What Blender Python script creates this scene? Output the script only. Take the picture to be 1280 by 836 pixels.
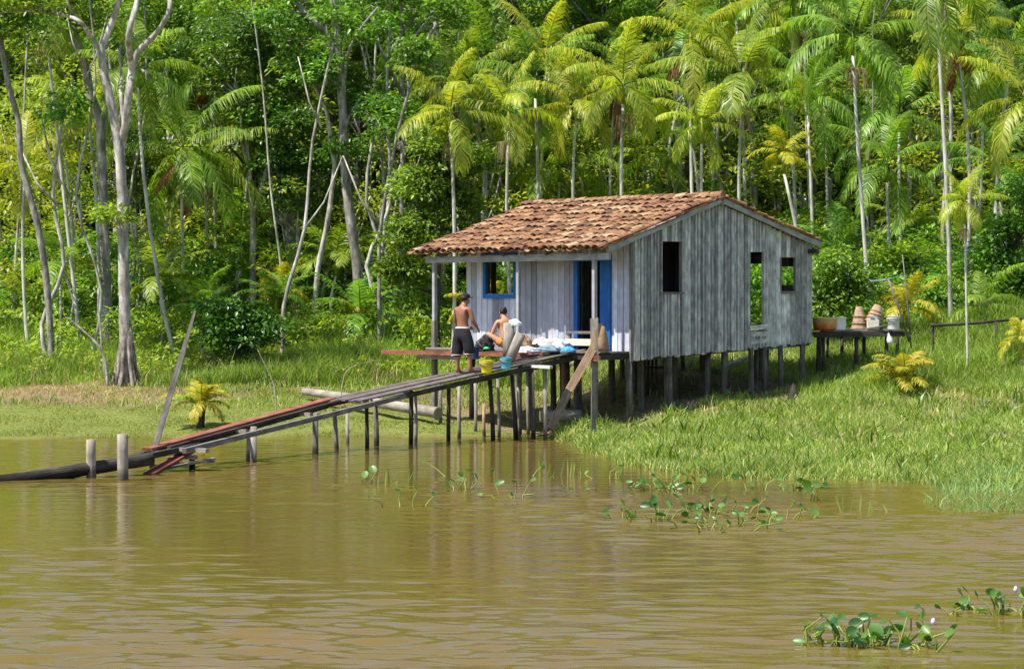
import bpy, bmesh, math, random
import numpy as np
from mathutils import Vector, Matrix, Quaternion
R = math.radians
rng = np.random.default_rng(7)
random.seed(7)
for o in list(bpy.data.objects): bpy.data.objects.remove(o)
SC = bpy.context.scene
COL = SC.collection

# ------------------------------------------------------------------ camera, sky, sun
F = 3200.0; HZ = 380.0; CH = 3.0
TILT = math.atan((418-HZ)/F)
cam = bpy.data.cameras.new('camera'); camo = bpy.data.objects.new('camera', cam); COL.objects.link(camo)
cam.sensor_width = 36; cam.lens = 36*F/1280; cam.clip_start = .5; cam.clip_end = 2000
camo.location = (0, 0, CH); camo.rotation_euler = (R(90)-TILT, 0, 0)
SC.camera = camo
SUN = Vector((-.87, -.50, 0)).normalized(); EL = R(60)
SUN = Vector((SUN.x*math.cos(EL), SUN.y*math.cos(EL), math.sin(EL)))
w = bpy.data.worlds.new("World"); SC.world = w; w.use_nodes = True
nt = w.node_tree; bg = nt.nodes['Background']
sky = nt.nodes.new('ShaderNodeTexSky'); sky.sky_type = 'NISHITA'; sky.sun_disc = False
sky.sun_elevation = EL; sky.sun_rotation = math.atan2(SUN.x, SUN.y)
nt.links.new(sky.outputs[0], bg.inputs[0]); bg.inputs[1].default_value = .115
sl = bpy.data.lights.new('sun', 'SUN'); sl.energy = 5.0; sl.angle = R(.5); sl.color = (1, .95, .86)
so = bpy.data.objects.new('sun', sl); COL.objects.link(so)
so.rotation_euler = (-SUN).to_track_quat('-Z', 'Y').to_euler(); so.location = (-30, -10, 60)
SC.view_settings.view_transform = 'Standard'; SC.view_settings.look = 'None'
SC.view_settings.exposure = .66; SC.view_settings.gamma = 1; SC.view_settings.use_curve_mapping = False
SC.render.resolution_x = 1024; SC.render.resolution_y = 668
SC.render.engine = 'CYCLES'
SC.cycles.max_bounces = 6; SC.cycles.diffuse_bounces = 3; SC.cycles.glossy_bounces = 2
SC.cycles.transmission_bounces = 3; SC.cycles.transparent_max_bounces = 4

# ------------------------------------------------------------------ helpers
def P(px, py, Y):
    a = (px-640)/F; b = (418-py)/F
    d = Vector((a, math.cos(TILT)+b*math.sin(TILT), -math.sin(TILT)+b*math.cos(TILT)))
    return Vector((0, 0, CH)) + d*(Y/d.y)

def shore(x):
    return np.interp(x, [-60, -11.4, -4, 0, .9, 1.6, 2.3, 3.5, 4.9, 6.3, 7.4, 9.5, 14, 40],
                     [57.0, 57.1, 58, 58.3, 57.4, 51.5, 47.3, 44.8, 43.9, 43.8, 43.0, 41, 38, 34])
def sm(t): t = np.clip(t, 0, 1); return t*t*(3-2*t)
def gz(x, y):
    x = np.asarray(x, float); y = np.asarray(y, float)
    ys = shore(x) + .5*np.sin(x*1.3+.6) + .22*np.sin(x*3.7)
    d = y-ys
    zl = np.where(d < 0, d*.09, .085*d)
    zr = np.interp(d, [-40, 0, 10, 18, 32, 40], [-3.6, 0, .30, 1.12, 2.85, 3.2])
    zl = np.minimum(zl, 3.0+.01*d)
    k = sm((x-.2)/2.2)
    z = zl*(1-k)+zr*k
    z = np.maximum(z, -1.5)
    bump = .035*np.sin(x*1.7+y*.8)*np.sin(y*1.3-x*.4)+.02*np.sin(x*4.1-y*2.2)
    z = z+bump*sm((d+1)/4)
    far = sm((y-112)/60)*34
    return z+far
def G(px, py, Y):                       # where the column of pixel px meets the ground at depth Y
    x = (px-640)/F*Y
    return Vector((x, Y, float(gz(x, Y))))

def tag(o, label=None, cat=None, group=None, kind=None):
    if label: o['label'] = label
    if cat: o['category'] = cat
    if group: o['group'] = group
    if kind: o['kind'] = kind
    return o
def empty(name, loc, label, cat, group=None, rz=0):
    o = bpy.data.objects.new(name, None); COL.objects.link(o); o.location = loc; o.rotation_euler = (0, 0, rz)
    o.empty_display_size = .2
    return tag(o, label, cat, group)
def copy_tree(o, parent=None):
    c = o.copy(); COL.objects.link(c); c.parent = parent
    for ch in o.children: copy_tree(ch, c)
    return c

def npmesh(name, V, Fa, mat, smooth=False):
    V = np.asarray(V, np.float32); Fa = np.asarray(Fa, np.int32)
    me = bpy.data.meshes.new(name); n, k = Fa.shape
    me.vertices.add(len(V)); me.vertices.foreach_set('co', V.ravel())
    me.loops.add(n*k); me.loops.foreach_set('vertex_index', Fa.ravel())
    me.polygons.add(n); me.polygons.foreach_set('loop_start', np.arange(0, n*k, k, dtype=np.int32))
    if smooth: me.polygons.foreach_set('use_smooth', np.ones(n, bool))
    me.update(calc_edges=True); me.materials.append(mat)
    return me
def link(name, me, parent=None, loc=None):
    o = bpy.data.objects.new(name, me); COL.objects.link(o); o.parent = parent
    if loc is not None: o.location = loc
    return o

class MB:
    def __init__(s): s.v = []; s.f = []; s.uv = []; s.sm = []
    def box(s, p0, p1, w, h, up=(0, 0, 1), w1=None, h1=None):
        p0 = Vector(p0); p1 = Vector(p1); d = p1-p0; L = d.length; d.normalize()
        up = Vector(up)
        if abs(d.dot(up)) > .98: up = Vector((0, 1, 0))
        sd = d.cross(up).normalized(); u = sd.cross(d)
        w1 = w if w1 is None else w1; h1 = h if h1 is None else h1
        b = len(s.v)
        for (p, ww, hh) in ((p0, w, h), (p1, w1, h1)):
            for (a, c) in ((-1, -1), (1, -1), (1, 1), (-1, 1)):
                s.v.append(tuple(p+sd*a*ww/2+u*c*hh/2))
        o = random.random()*7
        for i in range(4):
            j = (i+1) % 4
            s.f.append((b+i, b+j, b+4+j, b+4+i)); s.sm.append(False)
            e = w if i % 2 == 0 else h
            s.uv += [(o, o), (o+e, o), (o+e, o+L), (o, o+L)]
        s.f.append((b+3, b+2, b+1, b)); s.uv += [(o, o)]*4; s.sm.append(False)
        s.f.append((b+4, b+5, b+6, b+7)); s.uv += [(o, o)]*4; s.sm.append(False)
        return s
    def cube(s, c, dx, dy, dz, ang=0):
        c = Vector(c); m = Matrix.Rotation(ang, 3, 'Z'); ax = m @ Vector((dx/2, 0, 0))
        return s.box(c-ax, c+ax, dy, dz)
    def tube(s, pts, rad, n=8, rough=0, cap=True, sq=None):
        pts = [Vector(p) for p in pts]; m = len(pts)
        if not hasattr(rad, '__len__'): rad = [rad]*m
        b = len(s.v); ref = Vector((.31, .95, .02)) if abs((pts[-1]-pts[0]).normalized().y) < .9 else Vector((1, 0, 0))
        L = 0; o = random.random()*7; Ls = []
        for i, p in enumerate(pts):
            d = (pts[min(i+1, m-1)]-pts[max(i-1, 0)]).normalized()
            sd = d.cross(ref).normalized(); u = sd.cross(d)
            if i: L += (p-pts[i-1]).length
            Ls.append(L)
            for k in range(n):
                a = 2*math.pi*k/n; r = rad[i]*(1+rough*(random.random()-.5))
                s.v.append(tuple(p+(sd*math.cos(a)+u*math.sin(a)*(sq or 1))*r))
        for i in range(m-1):
            for k in range(n):
                k2 = (k+1) % n
                s.f.append((b+i*n+k, b+i*n+k2, b+(i+1)*n+k2, b+(i+1)*n+k)); s.sm.append(True)
                c = 2*math.pi*rad[0]/n
                s.uv += [(o+k*c, o+Ls[i]), (o+(k+1)*c, o+Ls[i]), (o+(k+1)*c, o+Ls[i+1]), (o+k*c, o+Ls[i+1])]
        if cap:
            for (st, rev) in ((b, True), (b+(m-1)*n, False)):
                idx = [st+k for k in range(n)]
                if rev: idx.reverse()
                s.f.append(tuple(idx)); s.uv += [(o, o)]*n; s.sm.append(False)
        return s
    def lathe(s, c, prof, n=20, axis=(0, 0, 1), sx=1, closed=False):
        q = Vector((0, 0, 1)).rotation_difference(Vector(axis)); c = Vector(c); b = len(s.v)
        for (r, z) in prof:
            for k in range(n):
                a = 2*math.pi*k/n
                s.v.append(tuple(c+q @ Vector((r*math.cos(a)*sx, r*math.sin(a), z))))
        for i in range(len(prof)-1):
            for k in range(n):
                k2 = (k+1) % n
                s.f.append((b+i*n+k, b+i*n+k2, b+(i+1)*n+k2, b+(i+1)*n+k)); s.sm.append(True)
                s.uv += [(k/n, prof[i][1]), ((k+1)/n, prof[i][1]), ((k+1)/n, prof[i+1][1]), (k/n, prof[i+1][1])]
        return s
    def build(s, name, mat, parent=None, loc=None):
        me = bpy.data.meshes.new(name); me.from_pydata(s.v, [], s.f)
        uvl = me.uv_layers.new(name='UVMap')
        uvl.data.foreach_set('uv', np.array(s.uv, np.float32).ravel())
        me.polygons.foreach_set('use_smooth', s.sm); me.materials.append(mat); me.update()
        o = link(name, me, parent, loc)
        return o

# ------------------------------------------------------------------ materials
def newmat(name):
    m = bpy.data.materials.new(name); m.use_nodes = True; nt = m.node_tree
    return m, nt, nt.nodes['Principled BSDF'], nt.nodes['Material Output']
def N(nt, t, **kw):
    n = nt.nodes.new(t)
    for k, v in kw.items():
        if k in n.inputs.keys() if isinstance(k, str) else False: n.inputs[k].default_value = v
        else: setattr(n, k, v)
    return n
def ramp(nt, fac, cols):
    r = nt.nodes.new('ShaderNodeValToRGB'); e = r.color_ramp.elements
    while len(e) < len(cols): e.new(.5)
    for i, (p, c) in enumerate(cols): e[i].position = p; e[i].color = (*c, 1)
    nt.links.new(fac, r.inputs[0]); return r.outputs[0]
def mixc(nt, fac, a, b, mode='MIX'):
    m = nt.nodes.new('ShaderNodeMix'); m.data_type = 'RGBA'; m.blend_type = mode
    for s, v in ((m.inputs[0], fac), (m.inputs[6], a), (m.inputs[7], b)):
        if isinstance(v, (int, float)): s.default_value = v
        elif isinstance(v, tuple): s.default_value = (*v, 1)
        else: nt.links.new(v, s)
    return m.outputs[2]
def noise(nt, vec, scale, detail=4, rough=.6):
    n = nt.nodes.new('ShaderNodeTexNoise'); n.inputs['Scale'].default_value = scale
    n.inputs['Detail'].default_value = detail; n.inputs['Roughness'].default_value = rough
    if vec is not None: nt.links.new(vec, n.inputs['Vector'])
    return n.outputs[0]
def mapping(nt, vec, sc):
    m = nt.nodes.new('ShaderNodeMapping'); m.inputs['Scale'].default_value = sc
    nt.links.new(vec, m.inputs['Vector']); return m.outputs[0]
def bump(nt, bs, h, st, dist=.01):
    b = nt.nodes.new('ShaderNodeBump'); b.inputs['Strength'].default_value = st; b.inputs['Distance'].default_value = dist
    nt.links.new(h, b.inputs['Height']); nt.links.new(b.outputs[0], bs.inputs['Normal'])

def wood(name, c0, c1, c2, fine=1., rough=.85, stain=None):
    m, nt, bs, out = newmat(name)
    uv = nt.nodes.new('ShaderNodeUVMap').outputs[0]; geo = nt.nodes.new('ShaderNodeNewGeometry')
    g = noise(nt, mapping(nt, uv, (70*fine, .9, 1)), 1, 5, .65)
    col = ramp(nt, g, [(.3, c0), (.5, c1), (.7, c2)])
    g2 = noise(nt, mapping(nt, uv, (6, 3, 1)), 1, 4)
    col = mixc(nt, ramp(nt, g2, [(.35, (0, 0, 0)), (.7, (1, 1, 1))]), col, c0)
    br = N(nt, 'ShaderNodeMapRange'); nt.links.new(geo.outputs['Random Per Island'], br.inputs[0])
    br.inputs[3].default_value = .45; br.inputs[4].default_value = 1.3
    hs = nt.nodes.new('ShaderNodeHueSaturation'); nt.links.new(br.outputs[0], hs.inputs['Value']); nt.links.new(col, hs.inputs['Color'])
    col = hs.outputs[0]
    if stain:
        pn = noise(nt, geo.outputs['Position'], 5, 5, .7)
        col = mixc(nt, ramp(nt, pn, [(.58, (0, 0, 0)), (.66, (1, 1, 1))]), col, stain)
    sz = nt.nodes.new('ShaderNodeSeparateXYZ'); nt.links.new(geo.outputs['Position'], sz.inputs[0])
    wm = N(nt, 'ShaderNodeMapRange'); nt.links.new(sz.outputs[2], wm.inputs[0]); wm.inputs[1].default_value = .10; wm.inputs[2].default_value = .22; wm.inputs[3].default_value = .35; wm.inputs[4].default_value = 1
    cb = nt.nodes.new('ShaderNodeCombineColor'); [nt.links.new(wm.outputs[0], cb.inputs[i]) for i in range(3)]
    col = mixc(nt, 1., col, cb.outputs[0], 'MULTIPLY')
    nt.links.new(col, bs.inputs['Base Color']); bs.inputs['Roughness'].default_value = rough
    bs.inputs['Specular IOR Level'].default_value = .2
    bump(nt, bs, g, .6, .006)
    return m
M = {}
M['gable'] = wood('grey_weathered_boards', (.22, .215, .21), (.68, .66, .645), (.93, .91, .88), 1)
M['whitewash'] = wood('whitewashed_boards', (.42, .44, .53), (.60, .62, .71), (.78, .79, .86), .5)
M['greywood'] = wood('grey_wood', (.10, .09, .08), (.24, .22, .20), (.42, .39, .35))
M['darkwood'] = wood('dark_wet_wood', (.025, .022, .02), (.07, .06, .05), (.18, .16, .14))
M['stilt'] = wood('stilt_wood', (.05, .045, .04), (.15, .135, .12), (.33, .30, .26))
M['plank'] = wood('walkway_planks', (.08, .065, .06), (.20, .165, .15), (.36, .31, .28))
M['red'] = wood('red_brown_plank', (.16, .05, .03), (.33, .12, .085), (.48, .22, .17), .6)
M['tan'] = wood('tan_wood', (.28, .17, .10), (.48, .32, .21), (.66, .50, .36))
M['palewood'] = wood('pale_wood', (.20, .17, .14), (.38, .34, .29), (.58, .54, .48))
M['fascia'] = wood('pale_grey_paint_wood', (.25, .26, .27), (.42, .43, .45), (.58, .59, .60))
M['blue'] = wood('blue_paint', (.02, .10, .32), (.025, .16, .48), (.05, .22, .58), .4, .6)
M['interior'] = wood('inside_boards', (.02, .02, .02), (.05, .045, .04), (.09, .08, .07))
def plain(name, c, rough=.5, var=.15, spec=.4, trans=0):
    m, nt, bs, out = newmat(name)
    tc = nt.nodes.new('ShaderNodeTexCoord')
    n = noise(nt, tc.outputs['Object'], 9, 5)
    lo = tuple(x*(1-var*1.6) for x in c); hi = tuple(min(1, x*(1+var)) for x in c)
    nt.links.new(ramp(nt, n, [(.3, lo), (.7, hi)]), bs.inputs['Base Color'])
    bs.inputs['Roughness'].default_value = rough; bs.inputs['Specular IOR Level'].default_value = spec
    return m
M['yellow'] = plain('yellow_plastic', (.80, .66, .02), .35)
M['cyan'] = plain('light_blue_plastic', (.10, .48, .66), .35)
M['whitepl'] = plain('white_plastic', (.75, .75, .74), .4, .08)
M['metal'] = plain('handle_wire', (.4, .4, .4), .4)
M['clay'] = plain('woven_basket_fibre', (.46, .31, .20), .85, .25)
M['claydark'] = plain('basket_rim_fibre', (.34, .22, .14), .85, .25)
M['cloth_w'] = plain('white_cloth', (.78, .78, .82), .9, .06)
M['cloth_c'] = plain('cream_cloth', (.72, .66, .52), .9, .12)
M['cloth_k'] = plain('black_cloth', (.015, .015, .018), .9, .3)
M['cloth_b'] = plain('blue_grey_cloth', (.20, .30, .38), .9, .2)
M['cloth_n'] = plain('dark_blue_cloth', (.03, .06, .16), .9, .2)
M['cloth_l'] = plain('bright_blue_cloth', (.08, .34, .62), .9, .1)
M['green_pl'] = plain('green_plastic', (.05, .50, .12), .4)
M['sack'] = plain('brown_sack', (.30, .19, .11), .9, .25)
M['skin_d'] = plain('brown_skin', (.30, .135, .075), .5, .08)
M['skin_l'] = plain('tanned_skin', (.52, .25, .14), .5, .08)
M['hair'] = plain('dark_hair', (.02, .012, .01), .6, .3)
M['rope'] = plain('blue_rope', (.10, .35, .55), .7)
M['straw_fibre'] = plain('palm_fruit_stalks', (.30, .22, .11), .9, .3)
M['flower'] = plain('lilac_flower', (.62, .50, .72), .8)

def leafmat(name, cols, trans=.35, hue=.02, rough=.5, spec=.35, val=.35):
    m, nt, bs, out = newmat(name)
    geo = nt.nodes.new('ShaderNodeNewGeometry'); oi = nt.nodes.new('ShaderNodeObjectInfo')
    n = len(cols)
    col = ramp(nt, geo.outputs['Random Per Island'], [(i/(n-1), c) for i, c in enumerate(cols)])
    big = noise(nt, geo.outputs['Position'], .55, 3)
    mr = N(nt, 'ShaderNodeMapRange'); nt.links.new(big, mr.inputs[0]); mr.inputs[1].default_value = .3; mr.inputs[2].default_value = .7
    mr.inputs[3].default_value = 1-val; mr.inputs[4].default_value = 1+val
    hr = N(nt, 'ShaderNodeMapRange'); nt.links.new(oi.outputs['Random'], hr.inputs[0])
    hr.inputs[3].default_value = .5-hue; hr.inputs[4].default_value = .5+hue
    hs = nt.nodes.new('ShaderNodeHueSaturation'); nt.links.new(mr.outputs[0], hs.inputs['Value']); nt.links.new(col, hs.inputs['Color'])
    nt.links.new(hr.outputs[0], hs.inputs['Hue'])
    nt.links.new(hs.outputs[0], bs.inputs['Base Color']); bs.inputs['Roughness'].default_value = rough
    bs.inputs['Specular IOR Level'].default_value = spec
    tr = nt.nodes.new('ShaderNodeBsdfTranslucent')
    tcol = mixc(nt, 1., hs.outputs[0], (1.7, 1.75, .6), 'MULTIPLY'); nt.links.new(tcol, tr.inputs[0])
    ms = nt.nodes.new('ShaderNodeMixShader'); ms.inputs[0].default_value = trans
    nt.links.new(bs.outputs[0], ms.inputs[1]); nt.links.new(tr.outputs[0], ms.inputs[2]); nt.links.new(ms.outputs[0], out.inputs[0])
    return m
M['leaf_a'] = leafmat('tree_leaf_green', [(.045, .11, .010), (.12, .24, .022), (.27, .40, .06)], .36, rough=.38, spec=.5)
M['leaf_b'] = leafmat('tree_leaf_yellow_green', [(.10, .18, .014), (.24, .34, .03), (.42, .46, .06)], .4, rough=.4, spec=.45)
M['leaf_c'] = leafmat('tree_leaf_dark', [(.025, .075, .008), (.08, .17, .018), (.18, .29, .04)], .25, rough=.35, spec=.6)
M['palm'] = leafmat('palm_leaf_green', [(.08, .18, .02), (.18, .30, .03), (.34, .43, .07)], .4, .025, .4, .45)
M['palm_y'] = leafmat('palm_leaf_yellow', [(.18, .26, .022), (.33, .38, .035), (.50, .46, .06)], .4, .02, .4, .4)
M['palm_gold'] = leafmat('palm_leaf_golden', [(.16, .25, .03), (.42, .38, .04), (.60, .47, .06)], .35, .015, .45, .3, .15)
M['palm_dead'] = leafmat('palm_leaf_dead', [(.16, .07, .03), (.26, .12, .05), (.30, .18, .08)], .2, .01, .8, .1)
M['grass'] = leafmat('bank_grass', [(.09, .17, .025), (.25, .34, .07), (.48, .49, .19)], .35, .0, .5, .3, .25)
M['grass_t'] = leafmat('tall_grass_blades', [(.07, .17, .02), (.20, .31, .04), (.40, .45, .10)], .35, 0, .5, .3, .35)
M['grass_s'] = leafmat('short_grass_blades', [(.12, .18, .035), (.22, .28, .055), (.36, .36, .12)], .3, 0, .6, .2, .2)
M['straw'] = leafmat('dry_straw', [(.28, .19, .10), (.46, .34, .18), (.58, .45, .26)], .2, 0, .8, .1, .25)
M['reed'] = leafmat('blue_green_reed', [(.14, .26, .08), (.22, .36, .12), (.32, .44, .18)], .35, 0, .5, .3, .15)
M['hyacinth'] = leafmat('hyacinth_leaf', [(.02, .08, .012), (.06, .17, .025), (.20, .33, .08)], .3, 0, .42, .6, .1)
M['hystem'] = leafmat('hyacinth_stem', [(.14, .2, .03), (.24, .30, .05), (.32, .33, .08)], .2, 0, .4, .4, .1)

def bark(name, c0, c1, c2, sc=6):
    m, nt, bs, out = newmat(name)
    geo = nt.nodes.new('ShaderNodeNewGeometry')
    n = noise(nt, mapping(nt, geo.outputs['Position'], (1, 1, .35)), sc, 6, .7)
    n2 = noise(nt, geo.outputs['Position'], 1.3, 4)
    col = ramp(nt, n, [(.32, c0), (.5, c1), (.66, c2)])
    col = mixc(nt, ramp(nt, n2, [(.5, (0, 0, 0)), (.75, (1, 1, 1))]), col, tuple(x*.75 for x in c1))
    nt.links.new(col, bs.inputs['Base Color']); bs.inputs['Roughness'].default_value = .9; bs.inputs['Specular IOR Level'].default_value = .15
    bump(nt, bs, n, .8, .03); return m
M['bark_pale'] = bark('pale_bark', (.12, .105, .09), (.40, .37, .33), (.74, .71, .66))
M['bark_grey'] = bark('grey_bark', (.07, .06, .05), (.25, .23, .20), (.48, .45, .40))
M['bark_root'] = bark('root_bark', (.05, .04, .035), (.20, .17, .14), (.46, .41, .36), 9)
M['bark_palm'] = bark('palm_bark', (.24, .22, .19), (.52, .49, .44), (.74, .71, .66), 3)
M['bark_dark'] = bark('dark_bark', (.03, .025, .02), (.08, .07, .055), (.16, .14, .11))

def tilemat():
    m, nt, bs, out = newmat('clay_roof_tiles')
    geo = nt.nodes.new('ShaderNodeNewGeometry')
    col = ramp(nt, geo.outputs['Random Per Island'], [(0, (.13, .065, .04)), (.25, (.23, .115, .062)), (.5, (.30, .155, .082)), (.75, (.35, .195, .10)), (.92, (.41, .265, .15)), (1, (.47, .34, .21))])
    n = noise(nt, geo.outputs['Position'], 7, 6, .7)
    col = mixc(nt, ramp(nt, n, [(.49, (0, 0, 0)), (.63, (.85, .85, .85))]), col, (.085, .055, .045))
    n2 = noise(nt, geo.outputs['Position'], 11, 5, .7)
    col = mixc(nt, ramp(nt, n2, [(.58, (0, 0, 0)), (.70, (.7, .7, .7))]), col, (.56, .42, .25))
    nt.links.new(col, bs.inputs['Base Color']); bs.inputs['Roughness'].default_value = .9; bs.inputs['Specular IOR Level'].default_value = .15
    bump(nt, bs, n, .4, .01); return m
M['tile'] = tilemat()

def groundmat():
    m, nt, bs, out = newmat('river_bank_soil')
    geo = nt.nodes.new('ShaderNodeNewGeometry'); pos = geo.outputs['Position']
    sx = nt.nodes.new('ShaderNodeSeparateXYZ'); nt.links.new(pos, sx.inputs[0])
    n1 = noise(nt, pos, 1.2, 6, .7); n2 = noise(nt, pos, 9, 6, .75); n3 = noise(nt, pos, .35, 3)
    soil = ramp(nt, n2, [(.3, (.10, .07, .035)), (.5, (.23, .17, .10)), (.7, (.40, .31, .20))])
    green = ramp(nt, n2, [(.3, (.08, .10, .025)), (.5, (.17, .20, .045)), (.72, (.30, .27, .11))])
    a = N(nt, 'ShaderNodeMath', operation='MULTIPLY_ADD'); nt.links.new(n1, a.inputs[0]); a.inputs[1].default_value = 1.6; nt.links.new(sx.outputs[2], a.inputs[2])
    # more earth higher up the bank
    f = ramp(nt, a.outputs[0], [(.0, (0, 0, 0)), (1, (1, 1, 1))])
    def patch(c, r, amt, prev):
        d = N(nt, 'ShaderNodeVectorMath', operation='SUBTRACT'); nt.links.new(pos, d.inputs[0]); d.inputs[1].default_value = c
        d2 = N(nt, 'ShaderNodeVectorMath', operation='DIVIDE'); nt.links.new(d.outputs[0], d2.inputs[0]); d2.inputs[1].default_value = r
        ln = N(nt, 'ShaderNodeVectorMath', operation='LENGTH'); nt.links.new(d2.outputs[0], ln.inputs[0])
        q = N(nt, 'ShaderNodeMapRange'); nt.links.new(ln.outputs[1], q.inputs[0]); q.inputs[1].default_value = .6; q.inputs[2].default_value = 1.2; q.inputs[3].default_value = amt; q.inputs[4].default_value = 0
        ad = N(nt, 'ShaderNodeMath', operation='ADD'); nt.links.new(prev.outputs[0], ad.inputs[0]); nt.links.new(q.outputs[0], ad.inputs[1]); return ad
    a = patch((2.6, 61.6, 1), (4.2, 4.8, 9), 1.5, a)
    a = patch((-13, 66, 1), (6.5, 3.2, 9), 1.0, a)
    a = patch((-2, 64.5, 1), (3.5, 2, 9), .6, a)
    mr = N(nt, 'ShaderNodeMapRange'); nt.links.new(a.outputs[0], mr.inputs[0]); mr.inputs[1].default_value = 1.45; mr.inputs[2].default_value = 1.95
    col = mixc(nt, mr.outputs[0], green, soil)
    wet = N(nt, 'ShaderNodeMapRange'); nt.links.new(sx.outputs[2], wet.inputs[0]); wet.inputs[1].default_value = -.02; wet.inputs[2].default_value = .05
    col = mixc(nt, wet.outputs[0], (.16, .13, .05), col)
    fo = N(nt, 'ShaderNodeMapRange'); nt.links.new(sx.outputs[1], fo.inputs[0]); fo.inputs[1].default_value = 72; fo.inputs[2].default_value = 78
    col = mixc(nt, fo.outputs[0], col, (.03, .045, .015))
    nt.links.new(col, bs.inputs['Base Color']); bs.inputs['Roughness'].default_value = .95; bs.inputs['Specular IOR Level'].default_value = .1
    bump(nt, bs, n2, .8, .05); return m
M['ground'] = groundmat()

def watermat():
    m, nt, bs, out = newmat('muddy_river_water')
    geo = nt.nodes.new('ShaderNodeNewGeometry'); pos = geo.outputs['Position']
    n = noise(nt, mapping(nt, pos, (.22, .10, 1)), 1, 4)
    col = ramp(nt, n, [(.35, (.150, .098, .026)), (.55, (.132, .096, .021)), (.75, (.155, .100, .028))])
    nt.links.new(col, bs.inputs['Base Color']); bs.inputs['Roughness'].default_value = .02; bs.inputs['IOR'].default_value = 1.33
    b1 = noise(nt, mapping(nt, pos, (5, 13, 1)), 1, 4, .65)
    b2 = noise(nt, mapping(nt, pos, (1.2, 3.2, 1)), 1, 3, .6)
    mx = N(nt, 'ShaderNodeMath', operation='MULTIPLY_ADD'); nt.links.new(b2, mx.inputs[0]); mx.inputs[1].default_value = 1.6; nt.links.new(b1, mx.inputs[2])
    bump(nt, bs, mx.outputs[0], .12, .02)
    return m
M['water'] = watermat()

# ------------------------------------------------------------------ ground and water
def tensor(xs, ys, zf, name, mat, smooth=True):
    X, Y = np.meshgrid(xs, ys); Z = zf(X, Y)
    V = np.stack([X, Y, Z], -1).reshape(-1, 3); nx = len(xs); ny = len(ys)
    i = (np.arange(ny-1)[:, None]*nx+np.arange(nx-1)[None]).ravel()
    return link(name, npmesh(name, V, np.stack([i, i+1, i+1+nx, i+nx], 1), mat, smooth))
xs = np.concatenate([np.linspace(-400, -40, 25)[:-1], np.linspace(-40, 40, 270), np.linspace(40, 400, 25)[1:]])
ys = np.concatenate([np.linspace(-200, 20, 20)[:-1], np.linspace(20, 90, 280), np.linspace(90, 220, 50)[1:], np.linspace(220, 600, 12)[1:]])
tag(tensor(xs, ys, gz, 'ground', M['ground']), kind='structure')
wv = []
for i in range(90):
    lam = .16*(1.15/.16)**(rng.random()**.85); th = rng.normal(0, .36)
    wv.append((2*math.pi/lam*math.sin(th), 2*math.pi/lam*math.cos(th), rng.random()*6.28, .0024*lam**.75))
def wz(X, Y):
    Z = np.zeros_like(X)
    for (kx, ky, ph, a) in wv: Z += a*np.sin(kx*X+ky*Y+ph)
    grp = .55+.45*np.sin(X*.31+1.2*np.sin(Y*.17))*np.sin(Y*.23+.7*np.sin(X*.21+1))
    grp = grp*(.35+.65*sm((50-Y)/20))
    edge = sm((15-np.abs(X))/2)*sm((Y-15)/2)*sm((60-Y)/4)
    return Z*grp*edge*1.35
xs = np.concatenate([[-400, -100, -40], np.linspace(-16, 16, 560), [40, 100, 400]])
ys = np.concatenate([[-200, -50, 5], np.linspace(15, 19.5, 40), 20*np.exp(np.linspace(0, math.log(62/20), 1250)), [70, 90]])
tag(tensor(xs, ys, wz, 'water', M['water']), kind='structure')

# ------------------------------------------------------------------ foliage generators
def unit(a): return a/np.maximum(np.linalg.norm(a, axis=-1, keepdims=True), 1e-6)
def leaf_arrays(C, T, Nn, L, W):
    S = unit(np.cross(T, Nn)); Nn = np.cross(S, T); L = L[:, None]; W = W[:, None]
    v0 = C; v1 = C+T*.45*L+S*W*.5+Nn*W*.12; v2 = C+T*L-Nn*L*.12; v3 = C+T*.45*L-S*W*.5+Nn*W*.12
    V = np.stack([v0, v1, v2, v3], 1).reshape(-1, 3)
    b = np.arange(len(C))[:, None]*4
    Fa = np.concatenate([b+np.array([[0, 1, 2]]), b+np.array([[0, 2, 3]])], 0)
    return V, Fa
def clump_leaves(centres, radii, per, L=(.14, .24), asp=.45, flat=.7, r=rng):
    """leaves on the outside of many small lumps"""
    out = []
    for c, rad in zip(centres, radii):
        n = max(6, int(per*rad*rad))
        d = unit(r.normal(size=(n, 3))); d[:, 2] = np.abs(d[:, 2])*1.0-.35*r.random(n); d = unit(d)
        rr = rad*(.55+.5*r.random(n))[:, None]
        p = np.asarray(c)+d*rr*np.array([1, 1, flat])
        T = unit(d*np.array([1, 1, .3])+r.normal(0, .45, (n, 3))+np.array([0, 0, -.25]))
        Nn = unit(d*.5+np.array([0, 0, .9])+r.normal(0, .35, (n, 3)))
        l = r.uniform(L[0], L[1], n); out.append((p, T, Nn, l, l*asp*r.uniform(.8, 1.2, n)))
    return leaf_arrays(*[np.concatenate([o[i] for o in out]) for i in range(5)])
def strips(B, T1, T2, L, W, S):
    """strip blades: base B, first dir T1, second dir T2, side S"""
    L = L[:, None]; W = W[:, None]
    m = B+T1*L*.5; e = m+T2*L*.5
    V = np.stack([B-S*W*.35, B+S*W*.35, m+S*W*.5, m-S*W*.5, e+S*W*.08, e-S*W*.08], 1).reshape(-1, 3)
    b = np.arange(len(B))[:, None]*6
    return V, np.concatenate([b+np.array([[0, 1, 2, 3]]), b+np.array([[3, 2, 4, 5]])], 0)
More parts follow.
